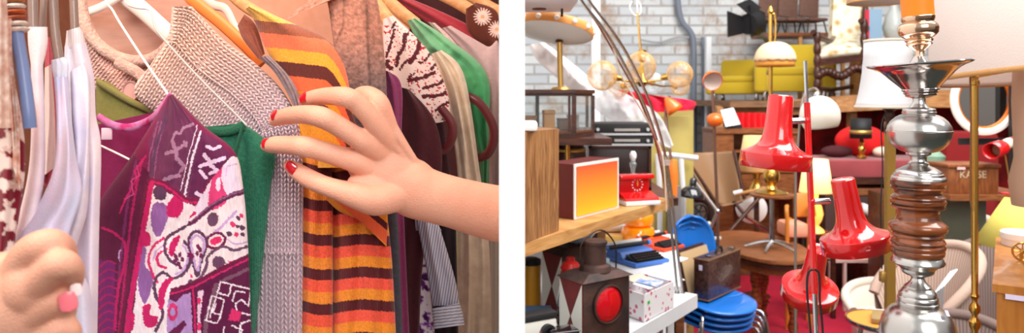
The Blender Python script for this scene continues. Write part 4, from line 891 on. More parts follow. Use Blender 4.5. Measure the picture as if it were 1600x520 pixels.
# display cabinet
gcx = thing('display_cabinet', 'low octagonal glass display cabinet in dark carved wood', 'cabinet', (.15, 2.5, 1.458))
dk = 2.38; GP = [(.014, dk), ((897-800)/F*dk, dk), ((926-800)/F*(dk+.18), dk+.18), ((926-800)/F*(dk+.18), dk+.36), (.10, dk+.40), (.014, dk+.40)]
def ring(z0, z1, g): 
    c = Vector((.12, dk+.2)); P_ = [c+(Vector(p)-c)*g for p in GP]; P_ = [Vector((max(p.x, .0095), p.y)) for p in P_]
    return MB().prism([(p.x, p.y, z0) for p in P_], (0, 0, z1-z0))
ring(1.459, 1.474, 1.03).build('plinth', darkw, gcx, False); ring(1.474, 1.480, .98).build('floor_panel', midw, gcx, False)
ring(1.600, 1.609, 1.0).build('cornice', darkw, gcx, False); ring(1.609, 1.622, 1.05).build('top', darkw, gcx, False)
for p in GP[:5]: MB().span((p[0]-.0075, p[1]-.0005, 1.474), (p[0]+.0075, p[1]+.012, 1.602)).build('corner_post', darkw, gcx, False)
glass = mat('pane glass', (235, 240, 240), .03, trans=.95, ior=1.2)
for (a, b) in zip(GP[:3], GP[1:4]):
    mm = MB(); quadbox(mm, a, b, .002, 1.480, 1.600); mm.build('pane', glass, gcx, False)
MB().span((GP[1][0]-.02, dk-.001, 1.48), (GP[1][0]-.012, dk+.008, 1.60)).build('door_stile', darkw, gcx, False)
MB().box((.10, dk-.002, 1.615), (.018, .004, .004), 0, .001).build('handle', gold, gcx)
for k, (x, y, w_, h_, c) in enumerate(((.06, 2.52, .05, .05, (196, 130, 70)), (.13, 2.50, .04, .07, (232, 160, 80)), (.19, 2.54, .05, .04, (120, 80, 60)), (.23, 2.66, .04, .05, (200, 190, 180)))):
    bm_ = thing('trinket_box', ('tan', 'amber', 'brown', 'pale grey')[k]+' lidded trinket box inside the glass display cabinet', 'box', (x, y, 1.48))
    MB().box((x, y, 1.4805+h_*.4), (w_, w_*.8, h_*.8), .2, .003).build('box_body', mat('trinket %d' % k, c, .5), bm_); MB().box((x, y, 1.4805+h_*.9), (w_*1.06, w_*.86, h_*.2), .2, .003).build('lid', MATS['trinket %d' % k], bm_)
# ceiling-light on gold pole
rlm = thing('disc_lamp', 'round lamp with a perforated orange rim and ribbed white underside on a gold post', 'lamp', (.2, 2.5, 1.62))
kx = 2.45/F; cc = P(866, 46, 2.45); Mr = Matrix.Rotation(math.radians(9), 4, 'Y') @ Matrix.Rotation(math.radians(-11), 4, 'X')
MB().lathe([(61*kx, -6*kx), (62.5*kx, -2*kx), (62.5*kx, 4*kx), (61*kx, 7*kx), (20*kx, 11*kx), (2*kx, 12*kx)], cc, 72, Mr).build('rim', mat('orange rim', (232, 158, 84), .5), rlm)
def und(u, v):
    a = 2*PI*u; r = 60*kx*v; rip = .0006*math.sin(a*44)*min(1, v*2)*(1-v**6)
    return cc+(Mr @ Vector((r*math.cos(a), r*math.sin(a), -6*kx-9*kx*(1-v*v)+rip)))
MB().grid(und, 352, 10).build('ribbed_diffuser', mat('opal acrylic', (242, 248, 246), .5), rlm)
dd_ = MB()
for k in range(14):
    a = 2*PI*k/14+.2; d_ = Mr @ Vector((math.cos(a), math.sin(a), 0)); dd_.ball(cc+d_*62.2*kx+Vector((0, 0, .5*kx)), 4.2*kx, 12, sc=(1, 1, 1))
dd_.build('rim_dots', mat('white peg', (250, 244, 236), .5), rlm)
MB().tube([P(874, 62, 2.45), P(876, 136, 2.45)+Vector((0, 0, -.006))], 4.4*kx, 16).build('post', gold, rlm)
MB().lathe([(7*kx, -2*kx), (4*kx, 4*kx)], P(874, 64, 2.45), 16).build('collar', darkw, rlm)
MB().lathe([(.035, 0), (.03, .008), (.01, .012)], (P(876, 0, 2.45).x, 2.45, 1.622), 24).build('foot', gold, rlm)
cb = thing('white_wall_box', 'white box hanging in the top left corner with a dark hole in its underside', 'box', P(860, 0, 2.1))
MB().span((.012, 2.0, 1.873), ((905-800)/F*2.0, 2.3, 2.3), .004).build('case', mat('off white', (226, 220, 224), .5), cb)
MB().lathe([(.022, -.001), (.022, .012), (.017, .014), (.001, .014)], (.085, 2.2, 1.871), 24).build('hole', mat('rust red', (110, 50, 40), .6), cb)
MB().tube([P(878, 8, 2.2), P(878, 26, 2.2)], .004, 10).build('bolt', blackm, cb)
# cask, hi-fi, crate, oil lamp
ks = thing('cask', 'dark wooden cask with a brass tap behind the picture box', 'cask', (.2, 2.55, 1.232))
MB().lathe([(.05, 0), (.062, .05), (.066, .1), (.062, .15), (.05, .2)], (.215, 2.64, 1.233), 32).build('barrel', darkw, ks)
for z in (.03, .16): MB().lathe([(.0595 if z < .1 else .0608, z), (.062 if z < .1 else .0595, z+.015)], (.215, 2.64, 1.233), 32, cap=False).build('hoop', gold, ks, solid=.003)
MB().lathe([(.008, 0), (.011, .03), (.008, .07), (.012, .085), (.006, .1)], P(887, 254, 2.55), 16).build('tap', brass, ks)
cr_ = thing('wooden_crate', 'black-brown cupboard box with a framed front beneath the hi-fi amplifier', 'box', (.42, 2.9, 1.232))
MB().span((.30, 2.76, 1.233), (.545, 3.0, 1.405), .003).build('case', mat('black brown', (44, 26, 24), .4), cr_)
for lo, hi in (((.30, 2.752, 1.233), (.545, 2.761, 1.243)), ((.30, 2.752, 1.395), (.545, 2.761, 1.405)), ((.30, 2.752, 1.233), (.31, 2.761, 1.405)), ((.535, 2.752, 1.233), (.545, 2.761, 1.405))): MB().span(lo, hi).build('front_frame', darkw, cr_, False)
for k, (z0, z1, lb) in enumerate(((1.406, 1.446, 'silver-edged black hi-fi amplifier lying on the dark cupboard box'), (1.447, 1.492, 'black hi-fi tuner with a dial strip, topmost of the hi-fi stack'))):
    am = thing('hifi_amplifier', lb, 'amplifier', (.42, 2.9, z0), 'hi-fi units')
    MB().span((.312+k*.006, 2.75, z0), (.552, 2.99, z1), .002).build('case', blackm, am)
    MB().span((.312+k*.006, 2.744, z0), (.552, 2.7505, z0+.008)).build('silver_trim', mat('alu', (206, 210, 214), .35, .6), am, False)
    MB().span((.40, 2.746, z0+.016), (.50, 2.7505, z0+.026)).build('dial', mat('dial', (170, 166, 160), .4), am, False)
    for x in (.335, .53): MB().lathe([(.007, 0), (.006, .01)], (x, 2.7495, (z0+z1)/2), 16, Matrix.Rotation(PI/2, 4, 'X')).build('knob', MATS['alu'], am)
ol = thing('oil_lamp', 'small clear glass oil lamp beside the red clock radio', 'lamp', P(989, 275, 2.62))
lp(MB(), 989, 2.62, [(7, 304), (6, 296), (4, 286), (3, 268), (4, 262), (6, 256), (3, 250)][:], seg=20).build('glass_font', mat('clear glass', (230, 236, 238), .08, trans=.8, ior=1.4), ol)
lp(MB(), 989, 2.62, [(3, 251), (5.5, 246), (5.5, 240), (3, 236)], seg=20).build('chimney', mat('milk glass', (244, 244, 246), .3), ol)
# plastic sheeting
film = mat('polythene', (236, 236, 240), .25, alpha=.5)
o = garment('plastic_sheet', [(924, 140), (930, 170), (985, 205), (1046, 232)], [(950, 136), (985, 150), (1030, 180), (1052, 226)], 3.15, .05, ((1.4, .02, .1, .9),), (238, 238, 242), step=3, m=film, ext=False, bump=.22)
tag(o, 'crumpled translucent plastic sheet draped above the hi-fi', 'sheet')
o = garment('dust_sheet', [(826, 70), (840, 95), (880, 130), (905, 150)], [(850, 66), (886, 92), (930, 128), (968, 160)], 3.3, .05, ((1.2, .02, .1, .6),), (214, 206, 204), step=3, bump=.15, m=mat('dust cloth', (206, 196, 194), .8), ext=False)
tag(o, 'dusty pale cloth sloping down behind the gold post and the display cabinet', 'cloth')
o = garment('red_cloth', [(968, 140), (960, 152), (985, 178)], [(1030, 150), (1084, 158), (1083, 172)], 4.2, .06, ((4, .02, .1, .4),), (222, 24, 60), step=2.5, m=fabric, ext=False, bump=.1)
o.modifiers.clear(); tag(o, 'crimson cloth thrown over the olive cupboard', 'cloth')
o = thing('olive_cupboard', 'olive yellow cupboard below the crimson cloth', 'cupboard', (.9, 4.5, 0))
MB().span((xy(1000, 4.3).x, 4.3, 0), (xy(1084, 4.3).x, 4.7, 1.535), .006).build('case', mat('olive paint', (186, 168, 92), .5, var=.2), o)
MB().span((xy(1006, 4.29).x, 4.288, .2), (xy(1040, 4.29).x, 4.302, 1.48), .004).build('door', MATS['olive paint'], o); MB().span((xy(1043, 4.29).x, 4.288, .2), (xy(1078, 4.29).x, 4.302, 1.48), .004).build('door', MATS['olive paint'], o)
dc = thing('dark_backing_block', 'dark brown cupboard-shaped block added to fill the dark area behind the tables', 'cupboard', (.3, 3.7, 0))  # dark block added to stand in for murky clutter behind the tables
MB().span((.02, 3.5, 0), (.66, 3.9, 1.22), .005).build('case', darkw, dc); MB().span((.05, 3.49, .1), (.33, 3.502, 1.15), .003).build('door', darkw, dc); MB().span((.35, 3.49, .1), (.63, 3.502, 1.15), .003).build('door', darkw, dc)

# ---- bundled rod floor lamp and chandelier -----------------------------------------------------------------------------------
ar = thing('arc_lamp', 'arching lamp of slim bundled chrome rods rising from the white table corner', 'lamp', P(1060, 459, 2.42))
for k, (lb, pts, r_, m_) in enumerate((('rod', [(898, -30, 2.0), (908, 0, 2.03), (945, 48, 2.1), (975, 100, 2.2), (1005, 160, 2.3), (1028, 225, 2.38), (1040, 280, 2.41), (1050, 370, 2.41), (1058, 456, 2.40)], .0048, chrome),
        ('rod', [(908, -30, 2.0), (920, 0, 2.03), (958, 50, 2.1), (988, 100, 2.2), (1013, 155, 2.3), (1034, 220, 2.38), (1046, 280, 2.42), (1056, 370, 2.42), (1067, 458, 2.39)], .0048, chrome),
        ('rod', [(890, -40, 2.05), (904, -6, 2.06), (935, 40, 2.12), (966, 94, 2.22), (1000, 158, 2.32), (1024, 222, 2.39), (1040, 300, 2.42)], .0030, mat('copper rod', (196, 130, 100), .25, 1.)),
        ('cord', [(946, 46, 2.1), (958, 74, 2.15), (972, 120, 2.2), (998, 165, 2.28), (1020, 205, 2.36), (1036, 250, 2.38), (1041, 330, 2.40)], .0026, mat('cream flex', (226, 206, 184), .6)))):
    MB().tube(pxpath(pts, 8), r_, 12).build(lb, m_, ar)
MB().lathe([(.016, -.008), (.016, .008)], P(1040, 254, 2.40), 20).build('clamp', mat('clear clamp', (220, 200, 190), .2, trans=.5), ar)
for px_, y_ in ((1058, 456), (1067, 458)): MB().lathe([(.010, -.006), (.008, .004)], P(px_, y_, 2.395), 16).build('ferrule', chrome, ar)
ch = thing('chandelier', 'brass chandelier with amber bubble glass globes hanging before the brick wall', 'chandelier', P(1003, 90, 2.9)); Dc = 2.9
def bubble(name, c, a0, a1):
    m = mat(name, c, .06, bump=1., bscale=34, coat=1.); nt = m.node_tree; b = nt.nodes['Principled BSDF']; lw = nt.nodes.new('ShaderNodeLayerWeight'); lw.inputs[0].default_value = .45
    vo = nt.nodes.new('ShaderNodeTexVoronoi'); vo.inputs['Scale'].default_value = 42; tcn = nt.nodes.new('ShaderNodeTexCoord'); nt.links.new(tcn.outputs['Object'], vo.inputs['Vector'])
    ad = nt.nodes.new('ShaderNodeMath'); ad.operation = 'MULTIPLY_ADD'; ad.inputs[1].default_value = -.35; ad.inputs[2].default_value = .2; nt.links.new(vo.outputs['Distance'], ad.inputs[0])
    mr = nt.nodes.new('ShaderNodeMapRange'); mr.inputs[3].default_value = a0; mr.inputs[4].default_value = a1; nt.links.new(lw.outputs['Facing'], mr.inputs[0])
    s_ = nt.nodes.new('ShaderNodeMath'); s_.operation = 'ADD'; s_.use_clamp = True; nt.links.new(mr.outputs[0], s_.inputs[0]); nt.links.new(ad.outputs[0], s_.inputs[1]); nt.links.new(s_.outputs[0], b.inputs['Alpha']); return m
amber = bubble('amber bubble glass', (226, 176, 104), .16, .9)

MB().tube([P(996, 20, Dc), P(1001, 80, Dc)], .0045, 12).build('stem', brass, ch); MB().tube([P(994, -60, Dc), P(996, 22, Dc)], .003, 10).build('suspension', whitep, ch)
MB().tube(pxpath([(988, 2, Dc), (984, 12, Dc), (992, 24, Dc), (1001, 20, Dc), (1000, 6, Dc), (994, 0, Dc)], 6), .003, 10).build('hook', whitep, ch)
lp(MB(), 1003, Dc, [(6, 96), (7, 94), (7, 79), (4, 77)], seg=24).build('stem_cup', brass, ch)
hub = P(1003, 128, Dc); MB().lathe([(.012, -.02), (.03, 0), (.012, .02), (.006, .1)], hub, 24).build('hub', brass, ch)
for k, (x, y, r_, d_) in enumerate(((941, 118, 24, Dc-.05), (966, 136, 17, Dc+.2), (1001, 104, 24, Dc-.25), (1062, 116, 21, Dc-.02), (1062, 135, 15, Dc+.3), (1022, 130, 17, Dc+.28))):
    c = P(x, y, d_); r3 = r_*d_/F; v = (hub-c).normalized()
    o = MB().ball(c, r3, 36).build('globe', amber if k != 5 else bubble('clear bubble glass', (220, 226, 228), .12, .8), ch)
    MB().tube([c+v*r3*.93, c+v*(r3+.022)], [.014, .011], 16).build('collar', brass, o); MB().tube([hub, (hub+c)/2+Vector((0, 0, -.008)), c+v*(r3+.02)], .0042, 10).build('arm', brass, ch)
# orange lamps
def cone_shade(px, y, D, axis, hw, ln, m, name='lamp_shade', parent=None):
    k = D/F; return MB().lathe([(hw*k, 0), (hw*.96*k, ln*.25*k), (hw*.7*k, ln*.6*k), (hw*.42*k, ln*.85*k), (hw*.2*k, ln*k), (.0001, ln*1.02*k)], P(px, y, D), 32, tilt(axis), cap=False).build(name, m, parent, solid=.002)
o1 = thing('spot_lamp', 'orange spot lamp with a pale inside on a tall thin rod by the white post', 'lamp', P(1120, 385, 4.3))
cone_shade(1114, 127, 4.2, (-.05, .86, .36), 15.5, 22, orangep, parent=o1)
MB().lathe([(14.4*4.2/F, 0), (13*4.2/F, .02), (.012, .06), (.0001, .062)], P(1114, 127, 4.204), 28, tilt((-.05, .86, .36)), cap=False).build('shade_lining', mat('lining', (206, 186, 176), .6), o1)
MB().tube(pxpath([(1113, 132, 4.3), (1115, 180, 4.3), (1118, 260, 4.3), (1121, 330, 4.3), (1122, 385, 4.3)], 4)+[Vector((xy(1124, 4.3).x, 4.3, .02))], .0095, 12).build('rod', mat('bronze rod', (150, 116, 104), .3, .8), o1)
MB().ball(P(1117, 187, 4.26), 13*4.26/F, 24, sc=(1, 1, .82)).build('lower_shade', orangep, o1); MB().lathe([(.12, 0), (.12, .02)], (xy(1124, 4.3).x, 4.3, 0), 24).build('base', blackm, o1)
o1 = thing('desk_lamp', 'small orange lamp tilted down in front of the crimson cloth', 'lamp', P(1050, 240, 4.1))
cone_shade(1056, 174, 4.05, (-.62, .2, .9), 13, 26, orangep, parent=o1)
MB().tube(pxpath([(1046, 150, 4.1), (1040, 175, 4.12), (1044, 215, 4.1), (1050, 262, 4.08), (1052, 290, 4.08)], 5), .009, 10).build('stem', MATS['bronze rod'], o1)
MB().lathe([(.001, .035), (.014, .032), (.023, .0), (.028, -.06), (.021, -.19), (.001, -.20)], P(1052, 258, 4.06), 20).build('orange_sleeve', mat('orange film', (248, 130, 50), .3), o1)
st_ = thing('stand', 'narrow grey stand carrying the small orange lamp', 'stand', (xy(1052, 4.08).x, 4.08, 0)); MB().span((xy(1047, 4.08).x, 4.05, 0), (xy(1062, 4.08).x, 4.15, P(0, 290, 4.08).z)).build('pillar', mat('stand grey', (130, 122, 118), .6), st_, False)
MB().box((xy(1054, 4.08).x, 4.1, .01), (.16, .16, .02)).build('foot', MATS['stand grey'], st_, False)

# ---- wall fittings ---------------------------------------------------------------------------------------------------------
o = MB().tube(pxpath([(1056, -40, 8.9), (1060, 10, 8.9), (1066, 34, 8.9), (1080, 52, 8.9), (1084, 74, 8.9), (1084, 140, 8.9), (1085, 330, 8.9)], 5), .036, 14).build('wall_pipe', mat('pipe grey', (120, 128, 142), .5)); tag(o, 'grey pipe bending down the painted brick wall', 'pipe')
o = MB().tube(pxpath([(1098, 58, 8.9), (1099, 140, 8.9), (1099, 330, 8.9)], 3), .022, 12).build('wall_pipe', MATS['pipe grey']); tag(o, 'thin straight grey pipe just left of the white post', 'pipe')
o = MB().tube(pxpath([(1002, 62, 8.9), (1030, 66, 8.92), (1060, 58, 8.92), (1098, 61, 8.92)], 5), .012, 8).build('wall_cable', mat('cable grey', (170, 170, 172), .6)); tag(o, 'thin pale cable sagging along the brick wall', 'cable')
o = MB().span((xy(1104, 8.6).x, 8.6, 0), (xy(1112, 8.6).x, 8.7, P(0, 57, 8.6).z), .004).build('white_post', mat('white post', (228, 230, 234), .6)); tag(o, 'white square timber post standing against the brick wall', 'post')
o = MB().span((xy(925, 6).x, 6.0, 0), (xy(938, 6).x, 6.1, 2.6), .004).build('white_post', MATS['white post']); tag(o, 'tall white post behind the leftmost amber globe', 'post')
fl = thing('stage_light', 'black stage light with open barn doors high above the mustard armchairs', 'light', P(1172, 60, 7.4))
def plate(pts, D, nm='barn_door', par=fl, m=blackm, th=.03): return MB().prism([P(a, b, d) for a, b, d in pts], (0, th, 0)).build(nm, m, par, False)
plate([(1137, 17, 7.3), (1164, 27, 7.5), (1163, 52, 7.5), (1138, 58, 7.3)], 0); plate([(1152, 6, 7.3), (1172, -2, 7.5), (1190, 12, 7.6), (1173, 24, 7.4)], 0)
plate([(1172, 8, 7.4), (1196, 20, 7.7), (1196, 50, 7.7), (1174, 58, 7.4)], 0); MB().tube([P(1180, 36, 7.55), P(1168, 38, 7.45)], [.13, .11], 24).build('lamp_body', blackm, fl)
MB().tube([P(1186, 52, 7.6), P(1196, 60, 8.1), P(1199, 66, 8.6)], .03, 10).build('yoke', mat('grey steel', (120, 116, 112), .5, .5), fl)
MB().tube([P(1199, 64, 8.6), Vector((P(1199, 0, 8.6).x, 8.6, 1.55))], .02, 10).build('stand', MATS['grey steel'], fl)

# ---- gallery with furniture on top -------------------------------------------------------------------------------------------
TZ = 1.55
gal = struct(MB().span((xy(1118, 7.4).x, 6.9, TZ-.06), (7.15, 8.95, TZ)).build('floor_gallery', woodm('gallery boards', (150, 108, 74), (110, 76, 50), .7), None, False))
a, b = P(1118, 166, 7.2), P(1440, 140, 6.7)
struct(MB().prism([a, b, P(1440, 168, 6.7), P(1118, 186, 7.2)], (0, .12, 0)).build('trim_1', woodm('beam', (206, 150, 96), (170, 112, 66), .6, 6, (1, 6, 6)), None, False))
struct(MB().prism([P(1440, 140, 6.7), P(1640, 140, 6.7), P(1640, 168, 6.7), P(1440, 168, 6.7)], (0, .12, 0)).build('trim_2', MATS['beam'], None, False))
for k, px_ in enumerate((1121, 1330)): struct(MB().span((xy(px_, 7.0).x, 7.0, 0), (xy(px_+9, 7.0).x, 7.1, TZ-.06)).build('column_%d' % (k+1), MATS['beam'], None, False))
struct(MB().span((xy(1122, 7.9).x, 7.9, 0), (7.15, 8.0, TZ-.06)).build('wall_inner', mat('red curtain wall', (176, 22, 24), .9, color2=(96, 14, 18), vscale=5), None, False))
must = mat('mustard cloth', (188, 158, 22), .8, sheen=.3, bump=.3, bscale=200)
def armchair(px, D, w, d, h, rz, lab, z0=TZ):
    t = thing('armchair', lab, 'armchair', (xy(px, D).x, D, z0), 'mustard armchairs'); M = Matrix.Translation((xy(px, D).x, D, z0)) @ Matrix.Rotation(rz, 4, 'Z')
    MB().box((0, 0, h*.30), (w*.72, d*.9, h*.30), 0, .03, M).build('seat_base', must, t); MB().box((0, -d*.06, h*.50), (w*.66, d*.8, h*.16), 0, .03, M, 3).build('seat_cushion', must, t)
    MB().box((0, d*.38, h*.60), (w*.80, d*.2, h*.80), 0, .04, M, 3, Euler((-.14, 0, 0))).build('backrest', must, t)
    for s in (-1, 1): MB().box((s*w*.42, -.02, h*.42), (w*.16, d*.92, h*.56), 0, .035, M, 3).build('armrest', must, t)
    for sx in (-1, 1):
        for sy in (-1, 1): MB().lathe([(.02, 0), (.026, .02), (.02, h*.16)], M @ Vector((sx*w*.36, sy*d*.36, 0)), 12).build('foot', chrome, t)
armchair(1155, 7.95, .64, .5, .47, -.55, 'left-hand mustard yellow armchair on the gallery'); armchair(1240, 7.6, .80, .6, .62, -.35, 'right-hand, larger mustard yellow armchair on the gallery')
# floral armchair
flo = bpy.data.materials.new('floral upholstery'); flo.use_nodes = True; nt = flo.node_tree; N = nt.nodes; L = nt.links
t_ = N.new('ShaderNodeTexCoord'); v_ = N.new('ShaderNodeTexVoronoi'); v_.inputs['Scale'].default_value = 11; L.new(t_.outputs['Object'], v_.inputs['Vector'])
c_ = N.new('ShaderNodeValToRGB'); L.new(v_.outputs['Distance'], c_.inputs[0]); c_.color_ramp.elements[0].color = tuple(lin((206, 110, 84)))+(1,); c_.color_ramp.elements[1].color = tuple(lin((240, 228, 204)))+(1,); c_.color_ramp.elements[1].position = .5
e_ = c_.color_ramp.elements.new(.3); e_.color = tuple(lin((206, 190, 140)))+(1,); L.new(c_.outputs[0], N['Principled BSDF'].inputs['Base Color']); N['Principled BSDF'].inputs['Roughness'].default_value = .9
fa = thing('floral_armchair', 'antique armchair with floral upholstery and a carved dark wooden frame', 'armchair', P(1320, 150, 7.0)); Df = 7.0
MB().prism([P(1300, 62, Df+.3), P(1353, 52, Df+.3), P(1356, -30, Df+.4), P(1304, -30, Df+.4)], (0, .09, 0)).build('backrest', flo, fa, False)
q = MB(); q.grid(lambda u, v: P(1277+u*74+v*8, 88-u*8-v*22, Df-.25+v*.5)+Vector((0, 0, .03*math.sin(PI*u)*math.sin(PI*v))), 12, 10); q.build('seat', flo, fa, solid=.07)
q = MB(); q.prism([P(1276, 93, Df-.28), P(1350, 84, Df-.28), P(1350, 95, Df-.28), P(1276, 104, Df-.28)], (0, .04, 0)); q.build('seat_rail', darkw, fa, False)
def turned_leg(p0, p1, r, n=5): 
    prof = []; pts = []; 
    for i in range(n*6+1):
        t = i/(n*6); pts.append(p0.lerp(p1, t)); prof.append(r*(.7+.35*abs(math.sin(PI*n*t))))
    return MB().tube(pts, prof, 14)
for x0, d_, top in ((1277, Df-.25, 50), (1350, Df-.25, 30), (1300, Df+.25, 60), (1352, Df+.3, -20)):
    b_ = P(x0, 146, d_); b_.z = TZ; turned_leg(P(x0, top, d_), b_, .035, 6).build('leg', darkw, fa)
for pts in ([(1270, 50, Df-.27), (1280, 58, Df-.2), (1296, 64, Df), (1303, 60, Df+.3)], [(1345, 32, Df-.27), (1350, 40, Df-.2), (1354, 44, Df), (1354, 40, Df+.3)]): MB().tube(pxpath(pts, 6), .028, 12).build('armrest', darkw, fa)
q = MB()
for i in range(13):
    u = i/12; q.ball(P(1279+u*70, 118-u*8-5*math.sin(u*PI*3), Df-.26), .045, 10)
q.build('carved_stretcher', darkw, fa); MB().tube([P(1280, 138, Df-.2), P(1300, 140, Df+.2), P(1352, 132, Df+.25)], .022, 10).build('low_stretcher', darkw, fa)
# stacked brown chairs on a light table
tb = thing('tall_table', 'light wooden trestle table behind the floral armchair carrying brown chairs', 'table', P(1250, 158, 8.3)); Dt = 8.3
MB().span((P(1196, 0, Dt).x, Dt, P(0, 56, Dt).z), (P(1306, 0, Dt).x, Dt+.5, P(0, 51, Dt).z)).build('tabletop', midw, tb, False)
for px_ in (1200, 1252, 1302, 1319): MB().span((P(px_-2.5, 0, Dt).x, Dt+.02, TZ), (P(px_+2.5, 0, Dt).x, Dt+.06, P(0, 56, Dt).z)).build('leg', oak, tb, False)
wick = mat('brown wicker', (120, 86, 72), .7, wood=True, color2=(92, 62, 52), vscale=20, stretch=(1, 1, 12))
def side_chair(px, lab):
    z = P(0, 50.5, Dt).z; x = P(px, 0, Dt).x; t = thing('brown_chair', lab, 'chair', (x, Dt+.2, z), 'brown chairs on the trestle table')
    MB().box((x, Dt+.2, z+.16), (.24, .3, .04), .15, .015).build('seat', wick, t); MB().box((x+.03, Dt+.36, z+.38), (.25, .03, .34), .1, .015, rot=Euler((-.15, .12, .1))).build('backrest', wick, t)
    for sx in (-1, 1):
        for sy in (-1, 1): MB().tube([(x+sx*.09, Dt+.2+sy*.11, z+.15), (x+sx*.115, Dt+.2+sy*.14, z)], .009, 8).build('leg', blackm, t)
side_chair(1214, 'brown slatted chair at the left end of the trestle table'); side_chair(1246, 'brown slatted chair in the middle of the trestle table'); side_chair(1280, 'brown slatted chair at the right of the trestle table')
o = thing('packing_case', 'pale packing case hidden behind the white bell shade', 'box', P(1385, 150, 6.9)); MB().span((P(1358, 0, 6.9).x, 7.0, TZ), (P(1412, 0, 6.9).x, 7.3, P(0, 62, 6.9).z)).build('case', oak, o, False)
o = thing('picture_board', 'pale blue board with a red edge standing above the white bell shade', 'board', P(1368, 60, 6.95)); MB().span((P(1360, 0, 7).x, 7.02, P(0, 61, 6.9).z), (P(1380, 0, 7).x, 7.06, P(0, 14, 7).z)).build('board', mat('pale blue', (136, 166, 190), .5), o, False)
MB().span((P(1355.5, 0, 7).x, 7.02, P(0, 61, 6.9).z), (P(1359.8, 0, 7).x, 7.06, P(0, 15, 7).z)).build('red_edge', mat('red edge', (214, 40, 70), .5), o, False)
o = thing('glass_lamp', 'frosted crackle glass lamp beside the pale blue board', 'lamp', P(1396, 60, 6.95)); MB().lathe([(.05, 0), (.09, .06), (.11, .14), (.08, .26), (.035, .34), (.03, .5)], (P(1397, 0, 7.15).x, 7.15, P(0, 61.5, 6.9).z), 28).build('glass_body', mat('crackle glass', (206, 210, 206), .3, trans=.3, bump=1, bscale=30), o)
o = thing('hanging_shade', 'orange-trimmed cream lampshade cut off by the top edge', 'lamp', P(1372, 0, 3.0)); lp(MB(), 1372, 3.0, [(50, 3), (46, -40)], cap=False).build('lamp_shade', linen, o, solid=.003); lp(MB(), 1372, 3.0, [(50.6, 5), (50.4, 2)], cap=False).build('trim', MATS['gold braid'], o, solid=.002)
MB().tube([P(1372, -200, 3.0), P(1372, -40, 3.0)], .003, 8).build('cord', rubber, o)

# ---- scalloped lamp, pedestal stand, oval table -----------------------------------------------------------------------------------
Ds = 4.6; ks_ = Ds/F; zt = P(0, 302, Ds).z
sl = thing('scalloped_lamp', 'slim brass lamp with a scalloped cream shade standing on the round stool', 'lamp', (xy(1205, Ds).x, Ds, zt))
def scal(u, v):
    a = 2*PI*u; t = v; r = 31*math.sin(.15+t*1.35)/math.sin(1.5); z = 30*math.cos(t*1.5)-(2.2*abs(math.sin(a*7)) if v > .97 else 0)
    return P(1211, 96, Ds)+Vector((r*math.cos(a), r*math.sin(a), z))*ks_
MB().grid(scal, 112, 14).build('lamp_shade', mat('cream shade', (236, 206, 170), .7), sl, solid=.004)
MB().lathe([(29*ks_, 2*ks_), (28.6*ks_, -6*ks_)], P(1211, 98, Ds), 56, cap=False).build('shade_fringe', mat('amber fringe', (226, 152, 64), .7), sl, solid=.004)
MB().tube([P(1204, 16, Ds), P(1204, 292, Ds)], 3*ks_, 14).build('rod', brass, sl); MB().lathe([(2*ks_, -6*ks_), (5*ks_, 0), (2*ks_, 8*ks_)], P(1204, 18, Ds), 16).build('finial', brass, sl)
MB().tube(pxpath([(1204, 24, Ds), (1210, 22, Ds), (1212, 40, Ds), (1211, 66, Ds)], 5), 1.6*ks_, 10).build('hanger_hook', brass, sl)
MB().lathe([(24*ks_, 0), (25*ks_, .006), (20*ks_, .02), (9*ks_, .03), (6*ks_, .05), (12*ks_, .09), (12.5*ks_, .13), (6*ks_, .17), (4*ks_, .19)], (xy(1205, Ds).x, Ds, zt+.001), 36).build('foot', brass, sl)
ss = thing('pedestal_stool', 'round topped chrome stool with a star foot set on the oval table', 'stool', (xy(1206, Ds).x, Ds, .6))
MB().lathe([(31*ks_, -.022), (33*ks_, -.016), (33*ks_, -.004), (31*ks_, 0)], (xy(1206, Ds).x, Ds, zt), 40).build('seat', midw, ss)
MB().lathe([(.02, .03), (.02, .1), (.014, .1), (.014, zt-.62)], (xy(1206, Ds).x, Ds, .6), 20).build('column', chrome, ss)
for k in range(5):
    a = 2*PI*k/5+.35; c0 = Vector((xy(1206, Ds).x, Ds, .655)); e0 = c0+Vector((math.cos(a)*.17, math.sin(a)*.17, -.045)); MB().tube([c0, (c0+e0)/2+Vector((0, 0, .006)), e0], [.014, .011, .008], 10).build('foot', chrome, ss)
ot = thing('oval_table', 'oval brown wooden table with a two-step edge and turned legs', 'table', (xy(1187, 4.72).x, 4.72, 0)); tc_ = Vector((xy(1186, 4.75).x, 4.75, 0)); tx, ty = .275, .50
def oval(z0, z1, g): return MB().lathe([(g, z0), (g*1.004, (z0+z1)/2), (g, z1)], tc_, 64, sx=tx, sy=ty)
oval(.578, .600, 1.0).build('tabletop', midw, ot); oval(.545, .570, .97).build('lower_edge', darkw, ot); oval(.500, .545, .90).build('apron', midw, ot)
for dx, dy in ((.11, -.30), (-.12, -.28), (.13, .28), (-.13, .28)):
    lg = tc_+Vector((dx, dy, 0)); MB().lathe([(.022, 0), (.03, .03), (.018, .08), (.034, .14), (.02, .2), (.036, .27), (.038, .32), (.02, .38), (.034, .42), (.034, .50)], lg, 20).build('leg', turned, ot)

